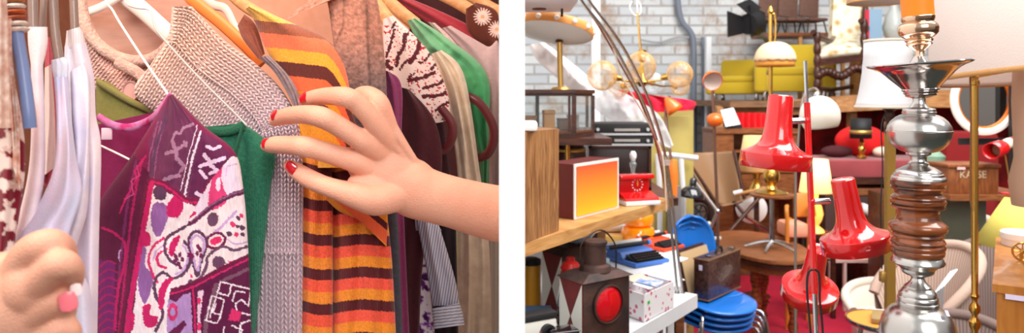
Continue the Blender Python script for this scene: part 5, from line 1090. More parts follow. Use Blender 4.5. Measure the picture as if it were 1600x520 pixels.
# ---- folding leather chair etc. ------------------------------------------------------------------------------------------------
Dl = 5.5; lc = thing('leather_chair', 'folding chair with a slung tan leather back and crossed legs', 'chair', (xy(1140, Dl).x, Dl, 0)); tan = mat('tan leather', (152, 116, 84), .45, bump=.3, bscale=60)
def sl_(u, v):
    T_, B_ = ((1066, 240), (1147, 236)), ((1104, 306), (1160, 316)); x = (T_[0][0]*(1-u)+T_[1][0]*u)*(1-v)+(B_[0][0]*(1-u)+B_[1][0]*u)*v; y = (T_[0][1]*(1-u)+T_[1][1]*u)*(1-v)+(B_[0][1]*(1-u)+B_[1][1]*u)*v+10*math.sin(PI*u)*v*v
    return P(x, y, Dl+.12*math.sin(PI*u)-.1*v)
MB().grid(sl_, 20, 20).build('backrest', tan, lc, solid=.008)
MB().grid(lambda u, v: P(1128+u*68+v*-12, 322-u*30+6*math.sin(PI*u)-v*4, Dl-.12+v*.35), 16, 8).build('seat', tan, lc, solid=.008)
for p0, p1, m_ in (((1066, 238, Dl), (1128, 330, Dl-.1), darkw), ((1147, 236, Dl), (1164, 312, Dl-.1), darkw), ((1148, 304, Dl-.15), (1202, 293, Dl-.3), oak), ((1146, 314, Dl-.1), (1166, 338, Dl-.15), darkw), ((1192, 302, Dl-.1), (1140, 362, Dl-.2), darkw), ((1166, 338, Dl-.15), (1206, 364, Dl-.1), chrome), ((1206, 364, Dl-.1), (1158, 392, Dl-.1), chrome), ((1140, 362, Dl-.2), (1135, 476, Dl-.2), chrome), ((1158, 392, Dl-.1), (1200, 474, Dl-.1), chrome)):
    MB().tube([P(*p0), P(*p1)], .014, 10).build('frame_bar', m_, lc)
MB().tube([P(1147, 302, Dl-.15), P(1160, 299, Dl-.18)], .018, 12).build('white_grip', whitep, lc)
o = thing('white_reflector', 'white round enamel shade with a blue spot leaning behind the leather chair', 'shade', P(1174, 345, 5.8)); MB().lathe([(.001, .045), (.04, .044), (.11, .02), (.126, 0), (.124, -.003)], P(1174, 325, 5.85), 40, tilt((-.15, -1, .25)), cap=False).build('dish', whitep, o, solid=.003)
MB().lathe([(.016, .035), (.014, .04), (.001, .041)], P(1174, 325, 5.835), 20, tilt((-.15, -1, .25))).build('blue_spot', mat('blue spot', (120, 160, 220), .4), o)
dlm = thing('black_desk_lamp', 'black dome desk lamp with a jointed pale arm left of the leather chair', 'lamp', P(1085, 330, 4.2)); kd = 4.1/F
MB().lathe([(20*kd, 0), (19.5*kd, 3*kd), (17*kd, 9*kd), (11*kd, 15*kd), (5*kd, 18*kd), (5*kd, 27*kd), (3*kd, 30*kd), (.0001, 31*kd)], P(1080, 308, 4.1), 36, tilt((.12, 0, 1)), cap=False).build('dome', mat('black gloss', (24, 26, 32), .12, coat=1.), dlm, solid=.003)
MB().tube([P(1086, 284, 4.12), P(1121, 330, 4.2)], .009, 10).build('arm', mat('pale arm', (206, 200, 194), .4), dlm); MB().tube([P(1121, 330, 4.2), P(1104, 372, 4.4)], .009, 10).build('arm', MATS['pale arm'], dlm); MB().ball(P(1121, 330, 4.2), .017, 12).build('joint', chrome, dlm)
smt = thing('machine_table', 'small dark table carrying the cast-iron machine and the cream typewriter', 'table', (xy(1082, 4.6).x, 4.6, 0)); zm = P(0, 372, 4.45).z
MB().span((xy(1052, 4.4).x, 4.32, zm-.03), (xy(1118, 4.4).x, 4.95, zm)).build('tabletop', darkw, smt, False)
for px_ in (1055, 1114):
    for y_ in (4.34, 4.9): MB().span((xy(px_-2, 4.4).x, y_, 0), (xy(px_+2, 4.4).x, y_+.03, zm-.03)).build('leg', darkw, smt, False)
sw = thing('sewing_machine', 'black-brown cast iron machine with spoked handwheels behind the blue chair back', 'machine', P(1090, 345, 4.2)); iron = mat('dark iron', (52, 34, 30), .45, .3)
MB().span((xy(1062, 4.7).x, 4.7, zm), (xy(1116, 4.7).x, 4.9, zm+.05), .01).build('bed', iron, sw); MB().tube(pxpath([(1066, 352, 4.8), (1064, 318, 4.8), (1074, 308, 4.8), (1100, 312, 4.8), (1110, 330, 4.8), (1112, 352, 4.8)], 6), .032, 14).build('arm', iron, sw)
for x_, y_, r_ in ((1093, 330, 13), (1070, 332, 9)):
    c = P(x_, y_, 4.64); wq = MB().tube([c+Vector((math.cos(a)*r_*4.16/F, 0, math.sin(a)*r_*4.16/F)) for a in [2*PI*k/24 for k in range(24)]], .009, 8, closed=True)
    for k in range(5):
        a = 2*PI*k/5; wq.tube([c, c+Vector((math.cos(a)*r_*4.16/F, 0, math.sin(a)*r_*4.16/F))], .005, 6)
    wq.build('handwheel', iron, sw)
wf = thing('towel_rack', 'white wooden towel rack standing left of the leather chair', 'rack', P(1068, 300, 4.25)); 
for a_, b_, c2, d2 in ((1028, 240, 1090, 247), (1028, 240, 1031, 300), (1064, 248, 1068, 310)): MB().tube([P(a_, b_, 4.22), P(c2, d2, 4.22)], .016, 8).build('frame_bar', whitep, wf)
MB().tube([P(1031, 300, 4.22), Vector((xy(1031, 4.22).x, 4.22, 0))], .016, 8).build('leg', whitep, wf); MB().tube([P(1068, 310, 4.22), Vector((xy(1068, 4.22).x, 4.22, 0))], .016, 8).build('leg', whitep, wf)

# ---- white tables and what stands on them ------------------------------------------------------------------------------------------
TT = .93; wtop = mat('white tabletop', (228, 230, 234), .35, var=.06, vscale=12)
t1 = thing('marble_table', 'white topped table whose corner juts out beside the suitcase', 'table', (.4, 2.0, 0))
MB().prism([(.012, 1.56, TT-.045), (.335, 1.99, TT-.045), (.627, 2.38, TT-.045), (.50, 2.475, TT-.045), (.012, 2.475, TT-.045)], (0, 0, .045)).build('tabletop', wtop, t1, False)
for x, y in ((.04, 1.70), (.30, 2.04), (.565, 2.38), (.04, 2.42), (.44, 2.42)): MB().span((x-.014, y-.014, 0), (x+.014, y+.014, TT-.045)).build('leg', midw, t1, False)
t2 = thing('white_table', 'white table farther back carrying the typewriters and the orange glass lamp', 'table', (.4, 2.9, 0))
MB().prism([(.012, 2.48, TT-.03), (.60, 2.48, TT-.03), (.79, 3.42, TT-.03), (.012, 3.42, TT-.03)], (0, 0, .03)).build('tabletop', wtop, t2, False)
for x, y in ((.04, 2.51), (.57, 2.52), (.04, 3.39), (.74, 3.39)): MB().span((x-.016, y-.016, 0), (x+.016, y+.016, TT-.03)).build('leg', whitep, t2, False)
def typewriter(loc, rz, m, lab, s=1.0):
    t = thing('typewriter', lab, 'typewriter', loc); M = Matrix.Translation(loc) @ Matrix.Rotation(rz, 4, 'Z') @ Matrix.Scale(s, 4)
    MB().box((0, 0, .012), (.24, .26, .024), 0, .008, M).build('base', m, t)
    MB().add([M @ Vector(v) for v in ((-.115, -.03, .024), (.115, -.03, .024), (.115, .12, .024), (-.115, .12, .024), (-.11, .0, .055), (.11, .0, .055), (.11, .10, .06), (-.11, .10, .06))], [(0, 1, 5, 4), (4, 5, 6, 7), (1, 2, 6, 5), (2, 3, 7, 6), (3, 0, 4, 7)]).build('cover', m, t, False)
    MB().add([M @ Vector(v) for v in ((-.1, -.12, .024), (.1, -.12, .024), (.1, -.03, .05), (-.1, -.03, .05), (-.1, -.03, .024), (.1, -.03, .024))], [(0, 1, 2, 3), (0, 3, 4), (1, 5, 2), (2, 5, 4, 3)]).build('key_bed', blackp, t, False)
    kb = MB()
    for r_ in range(4):
        for c in range(10): kb.lathe([(.0068, 0), (.0062, .005), (.001, .0055)], M @ Vector((-.085+c*.0185+r_*.004, -.108+r_*.021, .030+r_*.0062)), 8)
    kb.build('keys', mat('key black', (30, 30, 36), .4), t)
    MB().tube([M @ Vector((-.14, .07, .072)), M @ Vector((.14, .07, .072))], .012*s, 16).build('platen', blackm, t)
    for sx in (-1, 1): MB().tube([M @ Vector((sx*.14, .07, .072)), M @ Vector((sx*.158, .07, .072))], .015*s, 14).build('platen_knob', m, t)
    MB().box((0, .10, .08), (.25, .008, .025), 0, .002, M).build('paper_rest', whitep, t); return t
bluet = mat('blue shell', (70, 116, 196), .4); redt = mat('red orange shell', (234, 76, 40), .35)
typewriter((.505, 2.86, TT+.001), .55, bluet, 'blue portable typewriter with black keys on the farther white table', .76)
typewriter((.655, 3.12, TT+.001), .7, redt, 'red-orange portable typewriter between the blue one and the blue chair back', .62)
typewriter((xy(1084, 4.5).x, 4.47, zm+.001), .3, mat('cream shell', (216, 210, 196), .5), 'cream typewriter behind the blue chair back', .0001+.95)
ogl = thing('orange_glass_lamp', 'glossy orange glass lamp of two stacked bulbs under the oak shelf', 'lamp', P(997, 378, 3.2)); og_ = mat('orange glass', (255, 146, 16), .1, coat=1., emit=(255, 120, 10), estr=.12)
lp(MB(), 997, 3.2, [(10, 379.5), (20, 377), (26, 371), (27.5, 363), (24, 355), (18, 352)], seg=40).build('lower_bulb', og_, ogl); lp(MB(), 997, 3.2, [(18, 352.5), (23, 349), (25, 341), (23, 333), (16, 327), (8, 325)], seg=40).build('upper_bulb', og_, ogl)
o = thing('paper_roll', 'long white paper roll lying behind the orange glass lamp', 'roll', P(930, 365, 3.35)); MB().tube([(.05, 3.32, .985), (.56, 3.37, .985)], .034, 24).build('roll', mat('paper', (232, 226, 220), .8), o); MB().span((.04, 3.27, TT+.001), (.58, 3.41, .951)).build('tray', oak, o, False)
o = MB().box((.30, 3.16, TT+.021), (.40, .03, .04), .1, .003).build('wooden_batten', mat('yellow wood', (206, 160, 78), .5)); tag(o, 'yellow wooden batten lying in front of the white paper roll', 'batten')
for k, (x, y, rz, lab) in enumerate(((.52, 2.62, .4, 'sheet of white paper lying in front of the blue typewriter'), (.60, 2.90, .9, 'sheet of white paper sticking out right of the blue typewriter'), (.33, 2.60, -.2, 'sheet of white paper left of the blue typewriter'))):
    o = MB().box((x, y, TT+.0025), (.15, .2, .003), rz).build('paper_sheet', mat('white sheet', (242, 243, 248), .7), None, False); tag(o, lab, 'paper', 'paper sheets on the farther white table')
o = thing('paper_bag', 'crumpled white paper bag behind the red-orange typewriter', 'bag', (.58, 3.28, TT)); MB().box((.575, 3.30, TT+.046), (.09, .06, .09), .3, .012).build('bag', MATS['white sheet'], o)
o = thing('glass_jar', 'pale blue glass jar between the rusty lantern and the blue typewriter', 'jar', (.335, 2.5, TT)); MB().lathe([(.025, 0), (.032, .01), (.033, .06), (.024, .075), (.026, .085)], (.325, 2.53, TT), 24).build('jar', mat('pale blue glass', (150, 190, 206), .15, trans=.4), o)
# floral card box
fbx = thing('card_box', 'white card box printed with tiny pink flowers and filled with papers', 'box', (.43, 2.18, TT)); fm = bpy.data.materials.new('flower print'); fm.use_nodes = True; nt = fm.node_tree; N = nt.nodes; L = nt.links
t_ = N.new('ShaderNodeTexCoord'); v_ = N.new('ShaderNodeTexVoronoi'); v_.inputs['Scale'].default_value = 45; L.new(t_.outputs['Object'], v_.inputs['Vector']); c_ = N.new('ShaderNodeValToRGB'); c_.color_ramp.interpolation = 'CONSTANT'
c_.color_ramp.elements[0].color = tuple(lin((206, 96, 130)))+(1,); c_.color_ramp.elements[1].position = .27; c_.color_ramp.elements[1].color = tuple(lin((238, 234, 236)))+(1,); L.new(v_.outputs['Distance'], c_.inputs[0]); L.new(c_.outputs[0], N['Principled BSDF'].inputs['Base Color'])
Q = [Vector((.391, 2.08)), Vector((.513, 2.232)), Vector((.435, 2.33)), Vector((.325, 2.18))]
for i in range(4):
    a, b = Q[i], Q[(i+1) % 4]; mm = MB(); quadbox(mm, a, b, .003, TT+.001, TT+.083); mm.build('side', fm, fbx, False)
MB().prism([(q_.x, q_.y, TT+.001) for q_ in Q], (0, 0, .003)).build('bottom', fm, fbx, False)
MB().box((.395, 2.185, TT+.074), (.004, .001, .008)).build('price_tag', pl, fbx, False); mm = MB(); mm.box((.408, 2.0995, TT+.055), (.012, .0015, .009), .894); mm.build('green_tag', mat('green tag', (40, 190, 60), .5), fbx, False)
for k, (x, y, rz, c, c2, lab) in enumerate(((.415, 2.185, .9, (240, 240, 242), None, 'white envelope at the left in the flowered card box'), (.435, 2.215, 1.1, (84, 130, 196), (220, 214, 226), 'blue and white picture card lying in the flowered card box'), (.40, 2.235, .6, (216, 204, 186), None, 'cream card at the back of the flowered card box'))):
    o = MB().box((x, y, TT+.083+k*.004), (.085 if k == 1 else .07, .07 if k == 1 else .055, .002), rz, rot=Euler((.12, .1-.08*k, rz))).build('card', mat('card %d' % k, c, .6, color2=c2, vscale=40), None, False); tag(o, lab, 'card')
# lanterns
rust = mat('rusty iron', (84, 56, 48), .6, .3, color2=(48, 38, 38), vscale=14, bump=.4, bscale=90)
def dia_mat():
    m = bpy.data.materials.new('painted lozenge'); m.use_nodes = True; b = m.node_tree.nodes['Principled BSDF']; b.inputs['Base Color'].default_value = tuple(lin((222, 222, 214)))+(1,); b.inputs['Roughness'].default_value = .6; return m
dia = dia_mat(); maroon = mat('maroon paint', (116, 34, 34), .55, var=.3, vscale=20)
def lantern(A, rz, s, lab, chimney=True, lens=True):
    t = thing('signal_lantern', lab, 'lantern', (A[0], A[1], TT)); M = Matrix.Translation((A[0], A[1], TT+.001)) @ Matrix.Rotation(rz, 4, 'Z') @ Matrix.Scale(s, 4)
    W, H, B = .172, .20, .10
    MB().box((W/2, B/2, H/2), (W, B, H), 0, .004, M).build('body', rust, t)
    f = lambda u, v: M @ Vector((-.0015, B*(1-u), v*H))
    MB().add([f(0, 0), f(1, 0), f(1, 1), f(0, 1)], [(0, 1, 2, 3)]).build('painted_side', maroon, t, False, solid=.001)
    g = lambda u, v: M @ Vector((-.0035, B*(1-u), v*H))
    for y0, y1 in ((.0, .5), (.5, 1.)):
        ym = (y0+y1)/2
    for (tri) in (((.02, .02), (.02, .98), (.48, .5)), ((.98, .02), (.98, .98), (.52, .5))): MB().add([g(*p) for p in tri], [(0, 1, 2)]).build('painted_triangle', dia, t, False, solid=.001)
    c = M @ Vector((W*.5, -.002, H*.66)); R = M.to_3x3().normalized().to_4x4() @ Matrix.Rotation(PI/2, 4, 'X')
    if lens:
        MB().lathe([(.053*s, 0), (.053*s, .008*s), (.0505*s, .009*s), (.049*s, .002)], c, 48, R, cap=False).build('lens_ring', rust, t, solid=.003)
        MB().lathe([(.050*s, .002), (.044*s, .007*s), (.03*s, .011*s), (.0001, .013*s)], c, 40, R, cap=False).build('lens', mat('ruby glass', (200, 8, 26), .12, coat=1.), t)
    V = [M @ Vector(v) for v in ((-.008, -.008, H), (W+.008, -.008, H), (W+.008, B+.008, H), (-.008, B+.008, H), (W*.16, B*.1, H+.017), (W*.84, B*.1, H+.017), (W*.84, B*.9, H+.017), (W*.16, B*.9, H+.017))]
    MB().add(V, [(0, 1, 5, 4), (1, 2, 6, 5), (2, 3, 7, 6), (3, 0, 4, 7), (4, 5, 6, 7), (0, 3, 2, 1)]).build('roof', rust, t, False)
    if chimney:
        MB().lathe([(.047*s, 0), (.042*s, .014*s), (.031*s, .019*s), (.031*s, .072*s), (.034*s, .074*s), (.034*s, .082*s), (.029*s, .084*s)], M @ Vector((W*.5, B*.5, H+.015)), 32).build('chimney', rust, t)
        MB().tube([M @ Vector(v) for v in smooth_path([(W*.25, B*.5, H+.02), (W*.2, B*.5, H+.09), (W*.6, B*.5, H+.125), (W*.93, B*.5, H+.08), (W*.96, B*.5, H+.01)], 6)], .0022, 8).build('wire_handle', iron, t)
    return t
lantern((.182, 1.80), .60, .95, 'rusty signal lantern with a big red lens and a chimney'); 
l2 = lantern((.150, 2.08), .60, .98, 'second signal lantern with lozenge painted side behind the red-lensed one', chimney=False, lens=False)
rlg = thing('red_lantern', 'small ribbed red lantern with a glass chimney between the two signal lanterns', 'lantern', (.165, 1.985, TT)); Mz = (.165, 1.985, TT+.001)
MB().lathe([(.03, 0), (.032, .06), (.024, .07)], Mz, 24).build('tank', maroon, rlg); MB().lathe([(.018, .07), (.027, .10), (.026, .13), (.018, .155)], Mz, 24).build('glass', MATS['clear glass'], rlg)
MB().lathe([(.022, .155), (.028, .16), (.024, .165), (.029, .172), (.024, .178), (.029, .185), (.022, .20), (.012, .205), (.012, .215)], Mz, 28).build('ribbed_cap', mat('red tin', (186, 30, 26), .35), rlg)
for s in (-1, 1): MB().tube([Vector(Mz)+Vector((s*.034, 0, .01)), Vector(Mz)+Vector((s*.036, 0, .1)), Vector(Mz)+Vector((s*.02, 0, .17))], .003, 8).build('guard_wire', chrome, rlg)
o = thing('glass_bowl', 'chrome rimmed glass bowl on top of the lozenge-painted lantern', 'bowl', (.20, 2.17, TT+.216)); MB().lathe([(.02, 0), (.04, .012), (.056, .03), (.058, .034)], (.198, 2.172, TT+.2165), 32, cap=False).build('bowl', mat('blue grey glass', (170, 190, 206), .1, trans=.4), o, solid=.003); MB().lathe([(.0575, .033), (.06, .036)], (.198, 2.172, TT+.2165), 32, cap=False).build('rim', chrome, o, solid=.003)
# cameras and oddments at the lower left
cm1 = thing('folding_camera', 'old folding camera in black and cream at the bottom left corner', 'camera', (.05, 1.72, TT)); Mc = Matrix.Translation((.060, 1.74, TT+.06)) @ Matrix.Rotation(.5, 4, 'Z')
MB().box((0, 0, .03), (.10, .035, .06), 0, .006, Mc).build('body', mat('cream metal', (206, 204, 196), .45), cm1); MB().box((0, 0, .068), (.102, .037, .018), 0, .004, Mc).build('top_plate', blackm, cm1)
MB().lathe([(.02, 0), (.02, .012), (.013, .014), (.013, .008)], Mc @ Vector((.02, -.017, .03)), 24, Matrix.Rotation(.5, 4, 'Z') @ Matrix.Rotation(PI/2, 4, 'X')).build('lens', blackp, cm1)
o = thing('camera_case', 'black lidded camera case under the cream folding camera', 'case', (.06, 1.74, TT)); MB().box((.070, 1.76, TT+.0305), (.11, .08, .059), .5, .006).build('case', blackm, o); MB().box((.070, 1.76, TT+.045), (.113, .083, .004), .5, .001).build('lid_seam', chrome, o)
cm2 = thing('box_camera', 'glossy black box camera with curly pink lettering in front of the rusty lantern', 'camera', (.13, 1.66, TT)); Mb = Matrix.Translation((.112, 1.76, TT+.034)) @ Matrix.Rotation(.62, 4, 'Z') @ Matrix.Rotation(-.5, 4, 'X')
Mb = Matrix.Translation((.1235, 1.735, TT+.062)) @ Matrix.Rotation(.35, 4, 'Z')
MB().box((0, 0, -.012), (.075, .05, .098), 0, .006, Mb).build('body', mat('black lacquer', (26, 20, 24), .15, coat=1.), cm2); MB().tube([Mb @ Vector((-.04, -.024, .034)), Mb @ Vector((.04, -.024, .034))], .0018, 8).build('chrome_trim', chrome, cm2)
text_mesh('lettering', 'Regula', .016, Mb @ Vector((0, -.0258, .018)), (PI/2, .08, .35), mat('pink script', (206, 120, 140), .5), cm2)
sp_ = MB().tube(V3(smooth_path([(.066, 1.66, TT+.115), (.074, 1.655, TT+.075), (.07, 1.65, TT+.045), (.055, 1.645, TT+.02)], 6)), .008, 10, flat=.25).build('leather_strap', mat('rosy strap', (150, 40, 60), .4)); tag(sp_, 'shiny dark red strap hanging off the folding camera', 'strap')
for k, (c, lab) in enumerate((((60, 44, 40), 'dark brown book, lowest of the pile by the white panel'), ((110, 84, 66), 'tan book, middle one of the pile by the white panel'), ((70, 104, 140), 'blue-grey book, topmost of the pile by the white panel'))):
    b_ = thing('book', lab, 'book', (.06, 2.05, TT+k*.03), 'books piled against the white panel'); z0 = TT+.001+k*.023
    MB().box((.0655, 1.955, z0+.011), (.094, .13, .021), .08*(k % 3-1)*.5, .001).build('pages', mat('pages', (220, 208, 186), .8), b_)
    for zz in (.0012, .0206): MB().box((.0655, 1.954, z0+zz), (.098, .134, .0026), .08*(k % 3-1)*.5).build('cover', mat('cover %d' % k, c, .5), b_, False)
o = thing('yellow_tin', 'yellow tin standing behind the lozenge-painted lantern', 'tin', (.08, 2.3, TT)); MB().lathe([(.03, 0), (.03, .13), (.028, .135)], (.062, 2.26, TT+.001), 24).build('can', mat('yellow tin', (226, 160, 40), .4), o); MB().lathe([(.031, .13), (.031, .145), (.02, .15)], (.062, 2.26, TT+.001), 24).build('lid', blackm, o)
o = thing('guitar', 'varnished yellow-brown wooden instrument body under the oak shelf', 'instrument', (.2, 2.45, TT)); MB().ball((.215, 2.40, TT+.135), .075, 28, sc=(.9, .35, 1)).build('body', mat('varnish', (206, 140, 52), .25, coat=.6), o); MB().ball((.215, 2.40, TT+.035), .05, 20, sc=(.9, .35, .7)).build('lower_bout', MATS['varnish'], o)
MB().span((.205, 2.37, TT+.19), (.222, 2.385, TT+.27)).build('neck', darkw, o, False)

# ---- blue stacked chairs and suitcase ----------------------------------------------------------------------------------------------
bl = mat('blue lacquered ply', (24, 112, 206), .3, coat=.4)
bc = thing('stacking_chair', 'blue moulded chair with chrome legs, topmost of the stack under the suitcase', 'chair', (1.08, 3.64, 0), 'stacked blue chairs')
Mc = Matrix.Translation((1.06, 3.70, .03)) @ Matrix.Rotation(.30, 4, 'Z')
def seatf(u, v):
    a = 2*PI*u; r = v; n = 2.6; ca, sa = math.cos(a), math.sin(a); k = (abs(ca)**n+abs(sa)**n)**(-1/n)
    x = .185*r*k*ca; y = .225*r*k*sa; z = .50+.012*(r**3)*(abs(ca)**2)-.03*max(0, -y-.12)*4*r+.02*max(0, y-.1)*5; return Mc @ Vector((x, y, z))
MB().grid(seatf, 72, 10).build('seat', bl, bc, solid=.012)
def backf(u, v):
    a = (u-.5)*2; w_ = .150*(.62+.38*min(1, v*3)) if v < .33 else .150*math.sqrt(max(0, 1-((v-.33)/.67)**3.2)); x = a*w_; y = .21+.03*v-.045*a*a; z = .505+.40*v
    return Mc @ Vector((x, y+.02, z))
MB().grid(backf, 24, 30).build('backrest', bl, bc, solid=.012)
MB().grid(lambda u, v: Mc @ Vector(((u-.5)*.18, .18+.045*math.sin(v*PI/2), .497+.03*(1-math.cos(v*PI/2)))), 8, 6).build('neck', bl, bc, solid=.012)
for sx in (-1, 1):
    for sy in (-1, 1): MB().tube([Mc @ Vector(p) for p in smooth_path([(sx*.05, sy*.05, .478), (sx*.15, sy*.14, .475), (sx*.185, sy*.185, .42), (sx*.215, sy*.22, .078)], 5)], .008, 10).build('leg', chrome, bc)
labs = ('blue moulded chair, second from the top of the stack', 'blue moulded chair, third from the top of the stack', 'blue moulded chair, lowest of the stack')
for k in range(3): move_copy(bc, (-.003*(k+1), .014*(k+1), -.034*(k+1)), label=labs[k], group='stacked blue chairs')
for o in COL.objects:
    if o.name.startswith('stacking_chair.'):
        for ch_ in o.children:
            if ch_.name.startswith('leg'): ch_.scale.z = 1
sc_ = thing('suitcase', 'open dark brown crocodile-skin case standing on the stacked blue chairs', 'suitcase', (1.1, 3.75, .515)); croc = mat('crocodile leather', (44, 24, 22), .28, bump=1., bscale=55, coat=.4, color2=(84, 54, 46), vscale=60)
z0 = .547; SA, SB = Vector((1.005, 3.60)), Vector((1.262, 3.88))
mm = MB(); quadbox(mm, SA, SB, .085, z0, z0+.215, .008); mm.build('case', croc, sc_)
for z_ in (z0+.004, z0+.209): mm = MB(); quadbox(mm, SA+Vector((.0, -.003)), SB+Vector((.0, -.003)), .09, z_-.003, z_+.004, .002); mm.build('edge_binding', mat('tan binding', (120, 84, 60), .5), sc_)
n_ = Vector((-.735, .68)); 
def lid(u, v):
    b_ = SA+n_*(.13+.06*v)+(SB-SA)*u; return Vector((b_.x, b_.y, z0+.235*v))
MB().grid(lid, 4, 4).build('lid', croc, sc_, False, solid=.012); MB().grid(lambda u, v: lid(u*.94+.03, v*.9+.05)+Vector((.012, -.011, 0)), 4, 4).build('lid_lining', mat('beige lining', (196, 162, 120), .8), sc_, False, solid=.004)
for u in (.15, .85): p_ = SA+(SB-SA)*u+n_*.03; MB().box((p_.x, p_.y, z0+.222), (.022, .03, .008), .83, .002).build('latch', chrome, sc_)
p0 = SA+(SB-SA)*.42+n_*.04; p1 = SA+(SB-SA)*.62+n_*.04; MB().tube(V3(smooth_path([(p0.x, p0.y, z0+.212), (p0.x+.01, p0.y+.01, z0+.242), (p1.x-.01, p1.y-.01, z0+.242), (p1.x, p1.y, z0+.212)], 5)), .006, 10).build('handle', blackm, sc_)
p_ = SA+n_*.04; MB().box((p_.x-.006, p_.y-.006, z0+.17), (.018, .002, .026), -.75).build('price_label', pl, sc_, False)
rug = MB().span((1.05, 3.2, .001), (3.15, 6.25, .012)).build('red_carpet', mat('red carpet pile', (184, 22, 58), .95, bump=.5, bscale=300, var=.15)); tag(rug, 'plain red carpet covering the middle of the hall floor', 'carpet')

# ---- centre background under the gallery ------------------------------------------------------------------------------------------
bk = thing('bookcase', 'brown wooden shelf unit with open compartments left of the top red shade', 'bookcase', (xy(1160, 6.2).x, 6.2, 0)); zb = P(0, 203, 6.0).z
X0, X1 = xy(1115, 6.0).x, xy(1245, 6.0).x
for lo, hi, nm in (((X0, 6.0, 0), (X0+.17, 6.35, zb), 'end_panel'), ((X1-.03, 6.0, 0), (X1, 6.35, zb), 'end_panel'), ((X0, 5.98, zb-.03), (X1, 6.37, zb+.01), 'top'), ((X0+.17, 6.0, P(0, 238, 6).z), (X1-.03, 6.34, P(0, 235, 6).z), 'shelf_board'), ((X0+.17, 6.0, P(0, 270, 6).z), (X1-.03, 6.34, P(0, 267, 6).z), 'shelf_board'), ((X0+.17, 6.33, 0), (X1-.03, 6.35, zb-.03), 'back_panel'), ((X0+.17, 6.0, P(0, 305, 6).z), (X1-.03, 6.03, P(0, 272, 6).z), 'drawer')): MB().span(lo, hi).build(nm, midw, bk, False)
o = garment('red_drape', [(1148, 176), (1150, 204)], [(1196, 176), (1198, 203)], 6.3, .06, ((5, .03, .1, .2),), (226, 20, 30), step=2, m=fabric, ext=False); tag(o, 'bright red patterned drape hanging above the brown shelf unit', 'drape')
o = thing('note_card', 'white card propped on the brown shelf unit', 'card', P(1140, 200, 5.95)); MB().prism([P(1126, 172, 6.0), P(1146, 168, 6.0), P(1157, 194, 5.96), P(1134, 198, 5.96)], (0, .01, 0)).build('card', MATS['white sheet'], o, False); MB().span(P(1136, 202.5, 6.06), P(1156, 194, 6.12)).build('easel', blackm, o, False)
o = thing('table_lamp', 'pale orange cone shade table lamp behind the topmost red shade', 'lamp', P(1178, 290, 5.6)); lp(MB(), 1182, 5.6, [(30, 266), (20, 212)], cap=False).build('lamp_shade', mat('peach shade', (236, 196, 140), .8, emit=(255, 190, 110), estr=.15), o, solid=.004); lp(MB(), 1182, 5.6, [(14, 298), (10, 290), (4, 280), (7, 270), (2, 262)], seg=20).build('stem', brass, o)
st_ = thing('lamp_table', 'small round dark table under the pale orange cone shade lamp', 'table', (xy(1182, 5.6).x, 5.6, 0)); zl = P(0, 298, 5.6).z; MB().lathe([(.13, zl-.03), (.14, zl-.015), (.13, zl)], (xy(1182, 5.6).x, 5.6, 0), 28).build('tabletop', darkw, st_); MB().lathe([(.12, 0), (.1, .02), (.025, .05), (.02, zl-.03)], (xy(1182, 5.6).x, 5.6, 0), 20).build('pedestal', darkw, st_)
# bench with black-shaded lamp
bn = thing('upholstered_bench', 'long mauve upholstered bench raised on dark boxes under the gallery', 'bench', (xy(1345, 5.7).x, 5.7, .9)); z1 = P(0, 250, 5.6).z; z2 = P(0, 278, 5.6).z
MB().span((xy(1292, 5.6).x, 5.6, z2), (xy(1480, 5.6).x, 6.1, z1), .02).build('cushion', mat('mauve plush', (150, 60, 66), .9, sheen=.4, var=.2), bn); MB().span((xy(1290, 5.6).x, 5.61, z2-.05), (xy(1482, 5.6).x, 6.09, z2)).build('frame', darkw, bn, False)
tk = thing('trunk', 'dark brown trunk under the mauve bench', 'trunk', (xy(1345, 5.7).x, 5.7, 0)); MB().span((xy(1294, 5.6).x, 5.65, .0), (xy(1476, 5.6).x, 6.05, P(0, 292, 5.65).z-.03), .006).build('case', mat('umber', (58, 36, 32), .5), tk); MB().span((xy(1293, 5.6).x, 5.64, P(0, 305, 5.65).z), (xy(1477, 5.6).x, 6.06, P(0, 292, 5.65).z-.01), .006).build('lid', midw, tk)
bl_ = thing('bedside_lamp', 'gold turned table lamp with a black banded shade and red cushion behind', 'lamp', P(1346, 248, 5.75)); Dq = 5.72
lp(MB(), 1345, Dq, [(17.5, 216), (16, 185)], cap=False).build('lamp_shade', blackm, bl_, solid=.003); lp(MB(), 1345, Dq, [(18, 209), (17.6, 203)], cap=False).build('gold_band', gold, bl_, solid=.003)
lp(MB(), 1346, Dq, [(9, 246.6), (9, 244), (3, 241), (6, 236), (6, 231), (3, 227), (5, 222), (3, 218), (2, 200)], seg=20).build('stem', brass, bl_)
o = MB().ball((xy(1345, 5.98).x, 5.98, z1+.13), .22, 28, sc=(1, .42, .6)).build('red_cushion', mat('scarlet', (216, 20, 22), .8)); tag(o, 'round scarlet cushion behind the black banded lampshade', 'cushion')
o = MB().ball((xy(1376, 5.9).x, 5.85, z1+.045), .09, 20, sc=(1, .7, .5)).build('cream_cushion', mat('cream pad', (226, 206, 186), .9)); tag(o, 'small cream cushion at the right of the black banded lampshade', 'cushion')
o = MB().ball((xy(1303, 5.9).x, 5.85, z1+.05), .1, 20, sc=(1.3, .7, .5)).build('dark_cushion', mat('deep wine', (70, 24, 30), .9)); tag(o, 'dark wine cushion at the left end of the mauve bench', 'cushion')
